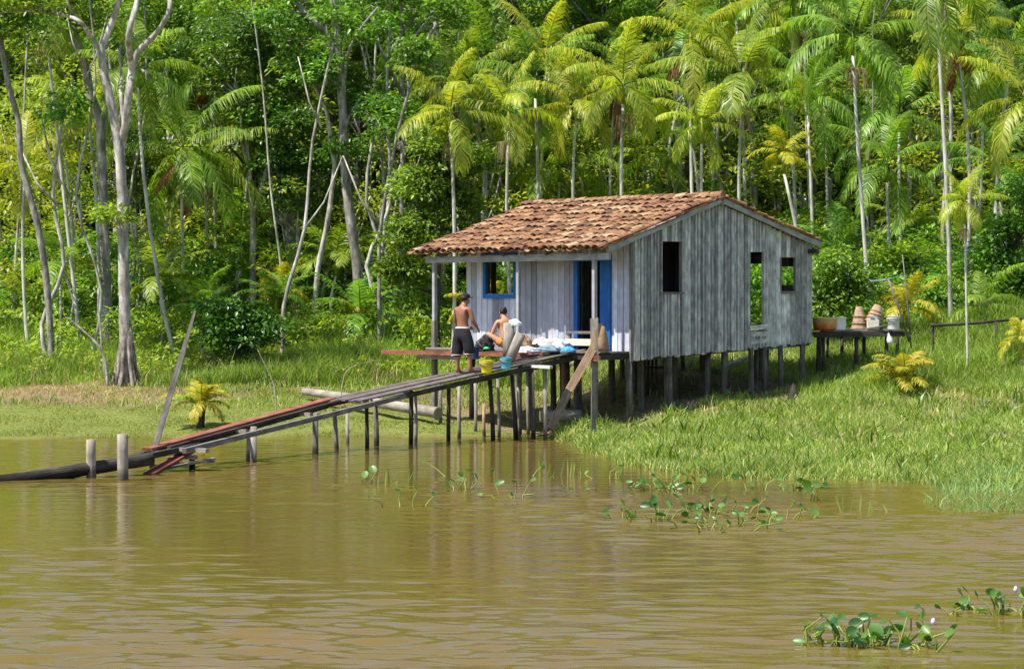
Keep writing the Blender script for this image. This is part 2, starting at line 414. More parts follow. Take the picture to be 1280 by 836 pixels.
def blades(x, y, H, W, lean=.35, z0=-.02, r=rng):
    n = len(x); z = np.maximum(gz(x, y), -.1)+z0
    az = r.random(n)*6.283; ln = r.random(n)*lean
    hd = np.stack([np.cos(az), np.sin(az), np.zeros(n)], 1)
    T1 = unit(hd*ln[:, None]+np.array([0, 0, 1.])); T2 = unit(hd*(ln*2.6+.15)[:, None]+np.array([0, 0, .8]))
    sa = r.random(n)*6.283; S = np.stack([np.cos(sa), np.sin(sa), np.zeros(n)], 1)
    return strips(np.stack([x, y, z], 1), T1, T2, H, W, S)

def frond(L, el, az, droop, nl=34, ll=.62, wl=.045, hang=1., r=rng):
    """pinnate palm leaf as arrays (leaflets) + rachis points"""
    k = 14; s = np.linspace(0, 1, k); ang = el-droop*s**1.25
    st = L/(k-1); hx = np.concatenate([[0], np.cumsum(np.cos(ang[:-1])*st)]); hz = np.concatenate([[0], np.cumsum(np.sin(ang[:-1])*st)])
    h = np.array([math.cos(az), math.sin(az), 0]); side = np.array([-math.sin(az), math.cos(az), 0])
    rp = hx[:, None]*h+hz[:, None]*np.array([0, 0, 1.])
    t = np.linspace(.16, 1, nl); B = []; T1 = []; T2 = []; LL = []; S = []
    ti = t*(k-1); i0 = np.minimum(ti.astype(int), k-2); f = (ti-i0)[:, None]
    pb = rp[i0]*(1-f)+rp[i0+1]*f; tang = unit(rp[i0+1]-rp[i0])
    ln = ll*np.interp(t, [.16, .3, .6, .85, 1], [.55, .95, 1, .7, .4])
    for sg in (1, -1):
        d = unit(side*sg*.85+tang*(.55+.4*t[:, None]**2)+np.array([0, 0, -.15*hang])+r.normal(0, .09, (nl, 3)))
        d2 = unit(d+np.array([0, 0, -1.15*hang])+r.normal(0, .12, (nl, 3)))
        B.append(pb); T1.append(d); T2.append(d2); LL.append(ln*r.uniform(.85, 1.1, nl)); S.append(unit(np.cross(d, np.cross(tang, d))+r.normal(0, .1, (nl, 3))))
    B, T1, T2, LL, S = [np.concatenate(a) for a in (B, T1, T2, LL, S)]
    V, Fa = strips(B, T1, T2, LL, np.full(len(LL), wl), S)
    # rachis as a thin three sided tube
    up = np.array([0, 0, 1.]); rr = np.linspace(.022, .006, k)[:, None]
    ring = np.stack([rp+side*rr, rp-side*rr, rp-up*rr*1.3], 1).reshape(-1, 3)
    fr = []
    for i in range(k-1):
        for j in range(3):
            fr.append((i*3+j, i*3+(j+1) % 3, (i+1)*3+(j+1) % 3, (i+1)*3+j))
    Fa2 = np.array(fr)+len(V)
    return np.concatenate([V, ring]), np.concatenate([Fa, Fa2])
def merge(parts):
    V = []; Fa = []; n = 0
    for v, f in parts: V.append(v); Fa.append(f+n); n += len(v)
    return np.concatenate(V), np.concatenate(Fa)
def palm_crown(name, mat, nf=11, L=2.2, ll=.6, seed=0, lo=-25, hi=78, hang=1., nl=34, wl=.045, droop=(70, 110)):
    r = np.random.default_rng(seed); parts = []
    for i in range(nf):
        t = i/(nf-1); el = R(lo+(hi-lo)*t**1.1+r.normal(0, 6)); az = i*2.399+r.normal(0, .25)
        parts.append(frond(L*r.uniform(.8, 1.1)*(.8 if t > .9 else 1), el, az, R(r.uniform(*droop))*(1-.45*t), nl, ll, wl, hang, r))
    return npmesh(name, *merge(parts), mat)
def fruit_mesh(seed):
    r = random.Random(seed); m = MB()
    for k in range(2):
        a = r.random()*6.28; c = Vector((math.cos(a)*.1, math.sin(a)*.1, -.45))
        for j in range(26):
            b = r.random()*6.28; ro = .12+.22*r.random(); L = .35+.35*r.random()
            p1 = c+Vector((math.cos(b)*ro, math.sin(b)*ro, .05)); p2 = p1+Vector((math.cos(b)*.06, math.sin(b)*.06, -L))
            m.tube([c+Vector((0, 0, .1)), p1, p2], [.008, .009, .006], 3, cap=False)
    me = bpy.data.meshes.new('fruit_cluster'); me.from_pydata(m.v, [], m.f); me.materials.append(M['straw_fibre']); return me
FR = [fruit_mesh(i) for i in range(3)]
PC = {'green': [palm_crown('crown', M['palm'], 10, 2.75, .74, 10+i, hang=1.15, nl=54, wl=.034) for i in range(4)],
      'yellow': [palm_crown('crown', M['palm_y'], 9, 2.6, .70, 20+i, hang=1.25, nl=54, wl=.034) for i in range(3)],
      'young': [palm_crown('crown', M['palm'], 13, 2.0, .5, 30+i, lo=5, hi=82, hang=.5) for i in range(2)],
      'gold': [palm_crown('crown', M['palm_gold'], 10, 1.7, .5, 40+i, lo=0, hi=80, hang=.7) for i in range(1)]}
DEAD = [palm_crown('dead_frond', M['palm_dead'], 2, 1.5, .5, 55+i, lo=-60, hi=-30, hang=1.3, droop=(30, 50)) for i in range(2)]
cnt = [0]
def palm(base, top, kind, scale, label, group=None, r0=.055, fruit=False, dead=False, mid=None, barkm='bark_palm', cat='palm tree'):
    base = Vector(base); top = Vector(top); cnt[0] += 1; k = cnt[0]
    e = empty('palm_tree', base, label, cat, group)
    d = top-base; bend = Vector((random.uniform(-.25, .25), random.uniform(-.2, .2), 0)) if mid is None else Vector(mid)-base-d*.5
    pts = [d*t+bend*4*t*(1-t) for t in (-.03, 0, .15, .3, .5, .7, .85, 1)]
    rr = [r0*1.5, r0*1.35, r0*1.1, r0, r0*.95, r0*.88, r0*.8, r0*.7]
    MB().tube(pts, rr, 7, .12).build('trunk', M[barkm], e)
    # smooth green crown shaft
    MB().tube([d, d+Vector((0, 0, .3)), d+Vector((0, 0, .7))], [r0*.85, r0*1.05, r0*.4], 7).build('crownshaft', M['palm_y'] if kind != 'green' else M['palm'], e)
    c = link('crown', PC[kind][k % len(PC[kind])], e, d+Vector((0, 0, .55))); c.rotation_euler = (random.uniform(-.1, .1), random.uniform(-.1, .1), random.random()*6.28)
    c.scale = (scale,)*3
    if fruit:
        f = link('fruit_cluster', FR[k % 3], e, d+Vector((0, 0, .05))); f.scale = (scale,)*3; f.rotation_euler.z = random.random()*6
    if dead:
        f = link('dead_frond', DEAD[k % 2], e, d+Vector((0, 0, .25))); f.scale = (scale,)*3; f.rotation_euler.z = random.random()*6
    return e
def crown_mesh(name, centres, radii, mat, per=420, seed=0, L=(.14, .24), asp=.45):
    r = np.random.default_rng(seed)
    V, Fa = clump_leaves(centres, radii, per, L, asp, .7, r)
    return npmesh(name, V, Fa, mat)
def rand_crown(name, mat, rx, rz, nclump, seed, rad=(.45, .9), per=300, L=(.14, .24)):
    r = np.random.default_rng(seed)
    d = unit(r.normal(size=(nclump, 3))); rr = r.random(nclump)**(1/2.2)
    c = d*rr[:, None]*np.array([rx, rx, rz])*(1+.25*np.sin(3*np.arctan2(d[:, 1], d[:, 0])+seed))[:, None]
    return crown_mesh(name, c, r.uniform(*rad, nclump), mat, per, seed, L)

# ------------------------------------------------------------------ broadleaf trees
def smooth_pts(pts, n=4):
    pts = [Vector(p) for p in pts]; out = []
    for i in range(len(pts)-1):
        p0 = pts[max(i-1, 0)]; p1 = pts[i]; p2 = pts[i+1]; p3 = pts[min(i+2, len(pts)-1)]
        for k in range(n):
            t = k/n
            out.append(.5*((2*p1)+(p2-p0)*t+(2*p0-5*p1+4*p2-p3)*t*t+(-p0+3*p1-3*p2+p3)*t**3))
    out.append(pts[-1]); return out
def pxtree(Y, limbs, label, barkm, leafm, crowns, group=None, seed=0, per=420, L=(.13, .22), butt=False):
    """limbs: list of (px polyline, r0, r1); crowns: list of (px, py, radius px, n clumps)"""
    s = Y/F; p0 = limbs[0][0][0]; base = G(p0[0], 0, Y); base.z -= .1
    e = empty('tree', base, label, 'tree', group); rr = random.Random(seed)
    trunk = None; MBt = MB()
    for i, (pl, r0, r1) in enumerate(limbs):
        yy = [Y+(0 if i == 0 or j == 0 else rr.uniform(-.25, .25)*j) for j in range(len(pl))]
        pts = [P(q[0], q[1], y) for q, y in zip(pl, yy)]
        if i == 0: pts[0] = Vector((pts[0].x, pts[0].y, base.z)) if pts[0].z > base.z else pts[0]
        pts = smooth_pts([p-base for p in pts])
        m = len(pts); rads = [r0+(r1-r0)*j/(m-1) for j in range(m)]
        if i == 0:
            rads[0] *= 1.35; rads[1] *= 1.15
        MBt.tube(pts, rads, 9, .14)
        if i == 0 and butt:
            bt = MB()
            for a in np.linspace(0, 6.28, 12)[:-1]:
                a += rr.uniform(-.25, .25); q = .75+rr.uniform(-.1, .2)
                bt.tube([Vector((math.cos(a)*q*.68, math.sin(a)*q*.68, -.15)), Vector((math.cos(a)*.38, math.sin(a)*.38, .15)),
                          Vector((math.cos(a)*.25, math.sin(a)*.25, .5)), Vector((math.cos(a)*.15, math.sin(a)*.15, 1.1)), Vector((math.cos(a)*.06, math.sin(a)*.06, 1.8))],
                         [.07, .075, .065, .06, .04], 8, .55)
    if butt: bt.build('buttress_roots', M['bark_root'], e)
    LP = [Vector(v) for v in MBt.v[::4]]
    C = []; Rd = []
    r = np.random.default_rng(seed+100)
    for (cx, cy, rp, n) in crowns:
        rad = rp*s
        for k in range(n):
            d = unit(r.normal(size=(1, 3)))[0]*rad*r.random()**.4
            c = np.array(P(cx, cy, Y))+d*np.array([1.1, .8, .75])-np.array(base)
            C.append(c); Rd.append(r.uniform(.28, .62))
            if k % 2 == 0:
                cv = Vector(c); low = [q for q in LP if q.z < cv.z+.1] or LP; cc = min(low, key=lambda q: (q-cv).length)
                if (cc-cv).length < 3.2: MBt.tube([cc, (cc+cv)/2+Vector((rr.uniform(-.12, .12), 0, rr.uniform(0, .15))), cv], [.035, .022, .012], 4)
    if C:
        link('crown', crown_mesh('crown', C, Rd, M[leafm], per, seed, L), e)
    MBt.build('trunk', M[barkm], e)
    return e

GT = 'broadleaf trees along the forest edge'
pxtree(67.5, [([(158, 478), (156, 400), (154, 300), (152, 230), (148, 185), (140, 135), (129, 86), (127, 62), (138, 34), (149, 0), (158, -40)], .165, .07),
              ([(151, 212), (151, 190), (156, 161), (161, 115), (164, 86), (161, 43), (172, 0), (176, -40)], .125, .06),
              ([(164, 88), (172, 66), (186, 52), (201, 34), (212, 11), (210, -20)], .09, .06),
              ([(127, 66), (112, 44), (98, 26), (69, 17), (40, 14), (14, 9)], .07, .03),
              ([(156, 165), (151, 120), (152, 100), (148, 60)], .06, .03), ([(98, 26), (85, 5), (80, -20)], .04, .03)],
       'large pale tree with ridged buttress roots and a forked trunk on the left bank', 'bark_pale', 'leaf_b',
       [(60, -10, 60, 16), (150, -50, 60, 18), (220, -20, 40, 8), (150, 215, 0, 0), (140, 275, 14, 4), (20, 5, 40, 10)], GT, 1, butt=True)
pxtree(74, [([(134, 410), (131, 300), (127, 200), (124, 149), (113, 118), (105, 77), (90, 34), (80, 0), (75, -30)], .15, .10),
            ([(127, 190), (131, 150), (132, 125)], .08, .05)],
       'dark scarred tree leaning left just behind the large buttressed tree', 'bark_grey', 'leaf_a', [(60, -5, 60, 22), (110, 20, 40, 10)], GT, 2)
pxtree(70, [([(66, 410), (59, 361), (47, 282), (27, 207), (23, 152), (11, 109), (0, 46), (-8, 0)], .10, .07)],
       'slender wavy grey tree at the far left edge leaning out of view', 'bark_grey', 'leaf_a', [(20, 30, 45, 16), (-20, -10, 50, 14)], GT, 3)
pxtree(80, [([(316, 380), (316, 320), (316, 272), (311, 207), (306, 160)], .11, .07), ([(317, 270), (326, 240), (337, 200), (345, 170)], .09, .05), ([(311, 207), (303, 180), (300, 120)], .06, .04)],
       'pale forked tree left of the leaning whitish trunk', 'bark_pale', 'leaf_a', [(300, 120, 42, 20), (350, 150, 35, 14), (270, 90, 40, 14)], GT, 4)
pxtree(82, [([(371, 375), (362, 290), (348, 205), (343, 178), (333, 120), (325, 60), (320, 20)], .13, .09)],
       'pale mottled tree leaning left between two forked trees', 'bark_pale', 'leaf_a', [(350, 70, 55, 26), (300, 40, 50, 20), (390, 110, 40, 14)], GT, 5)
pxtree(76, [([(390, 380), (397, 340), (409, 279), (418, 211), (415, 190), (409, 143), (398, 118), (389, 100)], .085, .05), ([(417, 205), (424, 178), (427, 150), (437, 130)], .07, .04)],
       'crooked bleached white tree leaning right near the middle of the clearing', 'bark_pale', 'leaf_a', [(390, 85, 38, 14), (440, 110, 30, 10)], GT, 6)
pxtree(75, [([(452, 385), (447, 340), (440, 290), (431, 211), (429, 143), (423, 72), (418, 0), (416, -40)], .16, .12),
            ([(423, 74), (409, 42), (390, 25), (369, 0), (360, -20)], .10, .06), ([(430, 100), (434, 70), (446, 45), (461, 23), (472, 10)], .07, .03), ([(430, 165), (440, 140), (452, 122)], .06, .03),
            ([(424, 90), (412, 60), (408, 30)], .05, .02)],
       'tallest dark straight trunk with green climbers left of the house', 'bark_grey', 'leaf_a', [(400, 90, 40, 16), (470, 130, 38, 16), (380, 20, 50, 16), (460, 30, 45, 12), (428, 190, 14, 5)], GT, 7)
pxtree(73, [([(474, 385), (474, 330), (475, 290), (488, 211), (499, 158), (508, 125), (514, 100), (520, 80), (538, 43), (555, 20), (573, 9)], .06, .03)],
       'thin curving grey sapling bending right beside the tallest dark trunk', 'bark_grey', 'leaf_a', [(520, 70, 26, 12), (560, 20, 28, 10)], GT, 8)
pxtree(84, [([(550, 380), (549, 250), (547, 86), (542, 0), (540, -40)], .13, .10), ([(549, 150), (540, 120), (530, 100)], .08, .04)],
       'pale column trunk rising out of the top edge above the porch', 'bark_pale', 'leaf_a', [(560, 60, 40, 12), (510, 20, 50, 16), (500, 150, 45, 18)], GT, 9)
pxtree(71, [([(545, 400), (548, 340), (552, 290), (556, 240)], .09, .04), ([(552, 300), (530, 270), (515, 250)], .05, .03)],
       'bushy glossy green tree directly left of the tiled roof', 'bark_dark', 'leaf_a',
       [(540, 235, 38, 26), (520, 290, 34, 20), (570, 260, 35, 18), (500, 340, 26, 12), (590, 205, 30, 12), (548, 190, 30, 12)], GT, 10, per=520)
pxtree(88, [([(778, 380), (776, 250), (774, 170), (768, 110)], .13, .09), ([(774, 160), (790, 110), (800, 70)], .08, .04), ([(774, 160), (755, 110), (745, 70)], .08, .04)],
       'round greyish green tree crown with bare twigs above the middle of the roof', 'bark_pale', 'leaf_c', [(770, 80, 42, 26), (790, 60, 30, 10), (745, 60, 30, 10)], GT, 11)
pxtree(86, [([(850, 380), (849, 250), (847, 150), (842, 60), (838, 0)], .13, .10)],
       'thick pale trunk behind the roof ridge between palms', 'bark_pale', 'leaf_a', [(830, 40, 40, 14), (880, 10, 40, 10)], GT, 12)
pxtree(73, [([(1140, 420), (1150, 380), (1165, 350)], .07, .03), ([(1150, 385), (1130, 350), (1120, 330)], .04, .03)],
       'leafy bush arching over the dark gap right of the drying platform', 'bark_dark', 'leaf_b', [(1135, 325, 22, 12), (1160, 335, 26, 14), (1110, 330, 18, 8)], GT, 13)
pxtree(69, [([(1262, 420), (1266, 380), (1262, 320)], .08, .04)],
       'dark green shrubby tree cut off by the right edge beside tall palms', 'bark_dark', 'leaf_a', [(1265, 290, 30, 16), (1280, 360, 34, 20), (1240, 330, 20, 8), (1285, 240, 30, 12)], GT, 14)
pxtree(66, [([(1035, 420), (1040, 385), (1048, 350)], .06, .03), ([(1040, 390), (1060, 360)], .04, .02)],
       'pale leafed bush growing right behind the back corner of the house', 'bark_dark', 'leaf_a', [(1045, 340, 34, 12), (1072, 362, 24, 8), (1030, 375, 26, 9)], GT, 15)
pxtree(69, [([(295, 440), (297, 400), (300, 370)], .08, .04)],
       'dark bush at the edge of the tall grass right of the leaning pole', 'bark_dark', 'leaf_c', [(298, 396, 20, 8), (320, 412, 20, 7), (278, 414, 20, 7), (300, 430, 30, 10), (336, 424, 18, 4), (266, 388, 12, 2)], GT, 16, per=520)

# filler trees, copies of a few prototypes
protos = []
for i, (mat, bk, rx, rz, h) in enumerate([('leaf_a', 'bark_pale', 2.4, 1.9, 9), ('leaf_c', 'bark_dark', 2.8, 2.2, 11), ('leaf_b', 'bark_grey', 2.0, 1.8, 7.5), ('leaf_a', 'bark_grey', 3.0, 2.6, 12), ('leaf_c', 'bark_pale', 2.2, 2.0, 6.5)]):
    e = empty('tree', (0, 0, 0), '', 'tree')
    lab = ['pale trunked tree with a mid green crown deep in the forest', 'dark dense broadleaf tree deep in the forest', 'light yellow green tree with thin grey trunk in the forest',
           'tall broad crowned green tree deep in the forest', 'low dark glossy tree between the palms'][i]
    tag(e, lab, 'tree', 'broadleaf trees deep in the forest')
    t = MB(); a = random.uniform(-.4, .4)
    t.tube(smooth_pts([(0, 0, -.4), (a*.3, 0, h*.3), (a, .1, h*.6), (a*.6, 0, h)]), [.12-.07*j/12 for j in range(13)], 7, .15)
    for k in range(5):
        b = k*1.26+i; z = h*(.55+.08*k)
        t.tube([(a*.8, 0, z), (a+math.cos(b)*.9, math.sin(b)*.9, z+.9), (a+math.cos(b)*1.7, math.sin(b)*1.7, z+1.5)], [.07, .05, .02], 5)
    t.build('trunk', M[bk], e)
    link('crown', rand_crown('crown', M[mat], rx, rz, 46, 60+i, per=330), e, (a*.6, 0, h))
    protos.append(e)
used = [False]*5
def filler(x, y, k, s, rz):
    o = protos[k] if not used[k] else copy_tree(protos[k]); used[k] = True
    o.location = (x, y, float(gz(x, y))-.1); o.scale = (s, s, s*random.uniform(.85, 1.2)); o.rotation_euler.z = rz
rr = random.Random(5)
for row, (Y, n, hw) in enumerate([(80, 9, 14), (88, 14, 17), (96, 18, 20), (104, 20, 24), (112, 20, 28)]):
    for i in range(n):
        x = -hw+2*hw*(i+.5+rr.uniform(-.4, .4))/n; y = Y+rr.uniform(-3, 3)
        if row == 0 and x > -1: continue
        k = rr.choice([0, 1, 2, 3, 4]) if x < 2 else rr.choice([1, 4, 0, 3])
        filler(x, y, k, rr.uniform(.8, 1.15)*(1+.06*row), rr.random()*6.28)

# ------------------------------------------------------------------ palms placed as in the photograph
GP = 'slender palms at the forest edge'
PL = [ # px, py of crown, Y, base px, kind, scale, fruit, dead, label
 (57, 22, 73, 102, 'green', .95, 1, 0, 'slim leaning palm with a brown fruit bunch at the upper left corner'),
 (172, 95, 72, 221, 'green', .9, 0, 0, 'thin grey palm trunk slanting right behind the buttressed tree'),
 (227, 190, 78, 232, 'green', 1.1, 0, 1, 'dark crowned palm with hanging brown frond right of the buttressed tree'),
 (255, 205, 80, 262, 'green', 1.0, 1, 0, 'straight palm beside the dark crowned palm on the left'),
 (112, 150, 76, 122, 'yellow', .95, 0, 0, 'yellowish palm showing between the forked trunks on the left'),
 (30, 215, 75, 36, 'yellow', .9, 0, 0, 'low yellow green palm at the far left between wavy trunks'),
 (270, 85, 84, 276, 'green', 1.0, 0, 1, 'palm with straw coloured fan of fronds high on the left'),
 (563, 150, 70, 565, 'yellow', 1.0, 1, 0, 'thin palm with brown fruit stalks rising above the porch eave'),
 (636, 150, 73, 646, 'yellow', .95, 1, 0, 'yellow palm over the left slope of the roof'),
 (669, 108, 76, 672, 'green', 1.0, 1, 0, 'taller green palm with trunk meeting the roof ridge left end'),
 (720, 138, 75, 731, 'yellow', .9, 0, 0, 'leaning palm with drooping yellow fronds above the roof centre'),
 (779, 115, 72, 784, 'yellow', 1.0, 1, 0, 'spreading palm with fruit stalks above the roof centre right'),
 (863, 55, 78, 872, 'yellow', 1.05, 0, 1, 'high yellow palm with reddish brown dead frond above the ridge'),
 (877, 168, 71, 880, 'yellow', .75, 0, 0, 'small yellow palm just above the right end of the ridge'),
 (929, 98, 72, 933, 'green', 1.2, 1, 0, 'large arching palm behind the rear slope of the roof'),
 (920, 10, 80, 930, 'yellow', 1.1, 0, 0, 'palm with broad yellow fronds at the top edge right of centre'),
 (992, 6, 80, 1004, 'green', 1.0, 0, 0, 'palm cut by the top edge left of the tall pale trunks'),
 (1066, 50, 69, 1089, 'green', 1.2, 1, 0, 'tall white trunked palm with big fronds standing behind the drying platform'),
 (1168, -30, 67, 1189, 'green', 1.15, 1, 0, 'tallest white palm trunk on the right, its crown beyond the top edge'),
 (1198, 60, 71, 1203, 'yellow', 1.0, 0, 1, 'palm with yellow crown and one rusty frond near the upper right corner'),
 (1262, 75, 72, 1246, 'green', 1.1, 0, 0, 'pale leaning palm trunk near the right edge'),
 (1282, 130, 66, 1290, 'yellow', 1.1, 0, 0, 'broad fronds of a palm entering from the right edge'),
 (1124, 150, 78, 1130, 'green', 1.0, 0, 0, 'green palm between the two white trunked palms'),
 (980, 205, 70, 1013, 'gold', .75, 0, 0, 'yellow palm leaning over the back corner of the house'),
 (1206, 270, 60.5, 1210, 'yellow', .55, 1, 0, 'thin young palm on the open grass at right'),
 (1010, 130, 76, 1018, 'green', .95, 0, 0, 'green palm above the rear eave of the house'),
 (1108, 215, 74, 1110, 'green', .85, 0, 0, 'low green palm right of the tall white trunk behind the platform'),
 (1245, 215, 74, 1250, 'green', .95, 0, 0, 'mid height palm in shade near the right edge'),
 (700, 215, 80, 702, 'green', .9, 0, 0, 'low palm peeping over the left half of the ridge'),
 (810, 200, 82, 812, 'green', .9, 0, 0, 'green palm low behind the middle of the ridge'),
 (610, 90, 84, 614, 'green', 1.1, 0, 0, 'green palm behind the yellow palms at the top centre'),
 (730, 60, 86, 735, 'green', 1.1, 0, 0, 'green palm high above the roof centre in the second row'),
]
for (cx, cy, Y, bx, kind, s, fr, dd, lab) in PL:
    base = G(bx, 0, Y); top = P(cx, cy, Y+random.uniform(-.3, .3)); top.z -= .35*s
    palm(base, top, kind, s*Y/78, lab, GP, r0=.055 if Y > 62 else .03, fruit=fr, dead=dd, mid=None if Y > 62 else (base+top)/2)
# young stemless palms in the understorey
YP = [(1134, 385, 66, 'gold', .75, 'yellow fan of low palm fronds right of the white bucket'),
      (1225, 400, 66, 'green', .6, 'low green palm behind the long rail at right'), (1275, 425, 60, 'gold', .45, 'small yellow palm at the right edge in the grass'),
      (600, 385, 70, 'gold', .7, 'yellow young palm seen through the porch left of the wall'), (440, 395, 74, 'gold', .5, 'small yellow palm behind the tall grass under the dark trunk'),
      (350, 360, 76, 'gold', .7, 'golden young palm among the trunks left of centre'), (75, 330, 74, 'young', .9, 'low green palm left of the buttressed tree'),
      (200, 350, 75, 'young', .95, 'arching green young palm right of the buttressed tree'), (255, 385, 72, 'young', .7, 'low palm beside the dark bush'),
      (420, 320, 78, 'young', .9, 'green young palm between the pale trunks in the centre'), (1175, 400, 70, 'young', .8, 'green young palm in front of the white trunks on the right')]
for (cx, cy, Y, kind, s, lab) in YP:
    b = G(cx, 0, Y); t = P(cx, cy+25, Y)
    if t.z < b.z+.2: t.z = b.z+.2
    palm(b, t, kind, s, lab, 'young palms in the undergrowth', r0=.05)
rr = random.Random(11)
for row, (Y, n, hw) in enumerate([(79, 9, 15), (85, 12, 17), (92, 14, 20), (100, 15, 23)]):
    for i in range(n):
        x = -hw+2*hw*(i+.5+rr.uniform(-.45, .45))/n; y = Y+rr.uniform(-2.5, 2.5)
        if x < -2 and rr.random() < .45: continue
        z = float(gz(x, y)); h = rr.uniform(3.5, 9.5)
        kind = rr.choice(['green', 'green', 'yellow', 'green'])
        palm((x, y, z), (x+rr.uniform(-.7, .7), y, z+h), kind, rr.uniform(.68, .98),
             {'green': 'green palm deep in the forest behind the first row', 'yellow': 'yellowish palm deep in the forest behind the first row'}[kind], 'palms deep in the forest', r0=.05, fruit=rr.random() < .35, dead=rr.random() < .4)
for i in range(22):
    x = -17+34*(i+rr.random())/22; y = rr.uniform(74, 84); z = float(gz(x, y))
    palm((x, y, z), (x, y, z+rr.uniform(.2, 2.2)), 'young', rr.uniform(.7, 1.1), 'low green palm of the undergrowth among the trunks', 'young palms in the undergrowth', r0=.05)
# bare thin trunks between
rr = random.Random(21)
for i in range(44):
    x = rr.uniform(-16, 16) if i < 34 else rr.uniform(-14, 3); y = rr.uniform(76, 95) if i < 34 else rr.uniform(70.5, 80); z = float(gz(x, y)); h = rr.uniform(7, 13); r0 = rr.uniform(.035, .09); c = rr.random()
    e = empty('tree', (x, y, z-.2), 'thin bare trunk standing in the dim forest interior', 'tree', 'thin trunks in the forest interior')
    a = rr.uniform(-1.6, 1.6); q = rr.uniform(-.45, .45); tm = MB().tube(smooth_pts([(0, 0, 0), (a*.1+q, 0, h*.2), (a*.35-q*.6, 0, h*.42), (a*.6+q*.7, .2, h*.68), (a, 0, h)], 3), [r0*(1-.5*j/12) for j in range(13)], 6, .15)
    for _ in range(rr.choice([0, 1, 2, 2])):
        t_ = rr.uniform(.4, .75); b_ = Vector((a*t_, 0, h*t_)); dx = rr.choice([-1, 1])*rr.uniform(.5, 1.3)
        tm.tube([b_, b_+Vector((dx*.5, 0, .7)), b_+Vector((dx, .2, 2.0))], [r0*.5, r0*.4, r0*.2], 5)
    tm.build('trunk', M['bark_pale' if c < .65 else 'bark_grey'], e)
    link('crown', crown_mesh('crown', [(a+rr.uniform(-.5, .5), rr.uniform(-.5, .5), h+rr.uniform(-.6, .4)) for _ in range(7)], [.5]*7, M['leaf_a'], 260, i), e)

# ------------------------------------------------------------------ forest masses nobody could count
def mass(name, n, xr, yr, zr, rad, per, mat, label, seed, L=(.16, .28), cat='undergrowth', zf=None):
    r = np.random.default_rng(seed)
    x = r.uniform(*xr, n); y = r.uniform(*yr, n); h = r.random(n); z = gz(x, y)+zr[0]+(zr[1]-zr[0])*h**(zf or 1)
    V, Fa = clump_leaves(np.stack([x, y, z], 1), r.uniform(*rad, n), per, L, .45, .75, r)
    return tag(link(name, npmesh(name, V, Fa, mat)), label, cat, kind='stuff')
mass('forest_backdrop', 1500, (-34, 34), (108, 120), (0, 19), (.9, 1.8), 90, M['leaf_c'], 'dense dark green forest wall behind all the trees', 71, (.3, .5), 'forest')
mass('forest_backdrop', 700, (-32, 32), (112, 126), (0, 20), (1, 2), 60, M['leaf_a'], 'mid green canopy filling the top of the background', 72, (.35, .55), 'forest')
mass('undergrowth', 620, (-20, 20), (76, 92), (0, 2.6), (.4, .9), 260, M['leaf_a'], 'green leafy undergrowth filling the space between the trunks', 73, zf=1.4)
mass('undergrowth', 300, (-20, 1), (71, 77), (-.1, 1.3), (.3, .6), 320, M['leaf_b'], 'bright leafy weeds along the left forest edge', 74, (.12, .2))
mass('undergrowth', 260, (-20, .5), (67.8, 72), (-.1, .6), (.15, .42), 420, M['leaf_b'], 'low leafy weeds mixed into the tall grass of the left bank', 79, (.09, .17))
mass('undergrowth', 260, (1, 9), (68.5, 77), (-.1, 2.2), (.35, .7), 280, M['leaf_a'], 'leafy bushes right behind the house', 77, (.13, .22))
mass('undergrowth', 500, (-20, 20), (78, 96), (1.5, 7), (.4, .95), 200, M['leaf_b'], 'light green saplings filling the middle height of the forest', 78, (.15, .26))
mass('undergrowth', 330, (7.6, 20), (67, 75), (-.1, 1.4), (.3, .65), 320, M['leaf_a'], 'leafy weeds along the forest edge right of the house', 75, (.12, .2))
mass('vines', 420, (-18, 18), (84, 100), (3, 12), (.4, 1.0), 170, M['leaf_b'], 'light green creepers hanging between the trees', 76, (.15, .26), 'creepers')

# ------------------------------------------------------------------ grasses
def field(name, n, xr, yr, keep, H, W, mat, label, lean=.35, seed=0, cat='grass', z0=-.02):
    r = np.random.default_rng(seed)
    x = r.uniform(*xr, n); y = r.uniform(*yr, n); k = keep(x, y, r); x = x[k]; y = y[k]
    h = H(x, y)*r.uniform(.55, 1.15, len(x)); wd = r.uniform(W[0], W[1], len(x))
    V, Fa = blades(x, y, h, wd, lean, z0, r)
    return tag(link(name, npmesh(name, V, Fa, mat)), label, cat, kind='stuff')
def pn(x, y, f=1., s=0): return .5+.25*np.sin(x*f*1.3+s+1.7*np.sin(y*f*.7+s))+.25*np.sin(y*f*1.1-s+1.3*np.sin(x*f*.9))
def px_of(x, y): return 640+F*x/y
def bare(x, y): return np.exp(-((x+13)/5.)**4)*np.exp(-((y-65.6)/2.1)**4)
def inhouse(x, y):
    t = (x-2.636)*.748+(y-57)*.664; u = -((x-2.636)*.664-(y-57)*.748)
    return (t > -.3) & (t < 6.0) & (u > -.1) & (u < 5.9)
def k_right(x, y, r):
    d = y-shore(x); dry = np.exp(-((px_of(x, y)-1160)/90)**2)*np.exp(-((y-54.5)/1.8)**2)
    return (d > -.9+.5*pn(x, y, 2.)) & (x > .9) & (r.random(len(x)) > .75*dry) & (r.random(len(x)) > .7*sm((pn(x, y, .8, 5)-.62)*4)*(d > 3)) & ~(inhouse(x, y) & (r.random(len(x)) < .985))
field('bank_grass', 210000, (.8, 17), (35, 68), k_right, lambda x, y: (.15+.16*pn(x, y, 1.3)+.08*sm((y-56)/6))*(1-.45*np.exp(-((x-4.8-(y-58)*1.1)/1.2)**2)), (.014, .028), M['grass'], 'lush short green grass on the bank in front of the house', .6, 81)
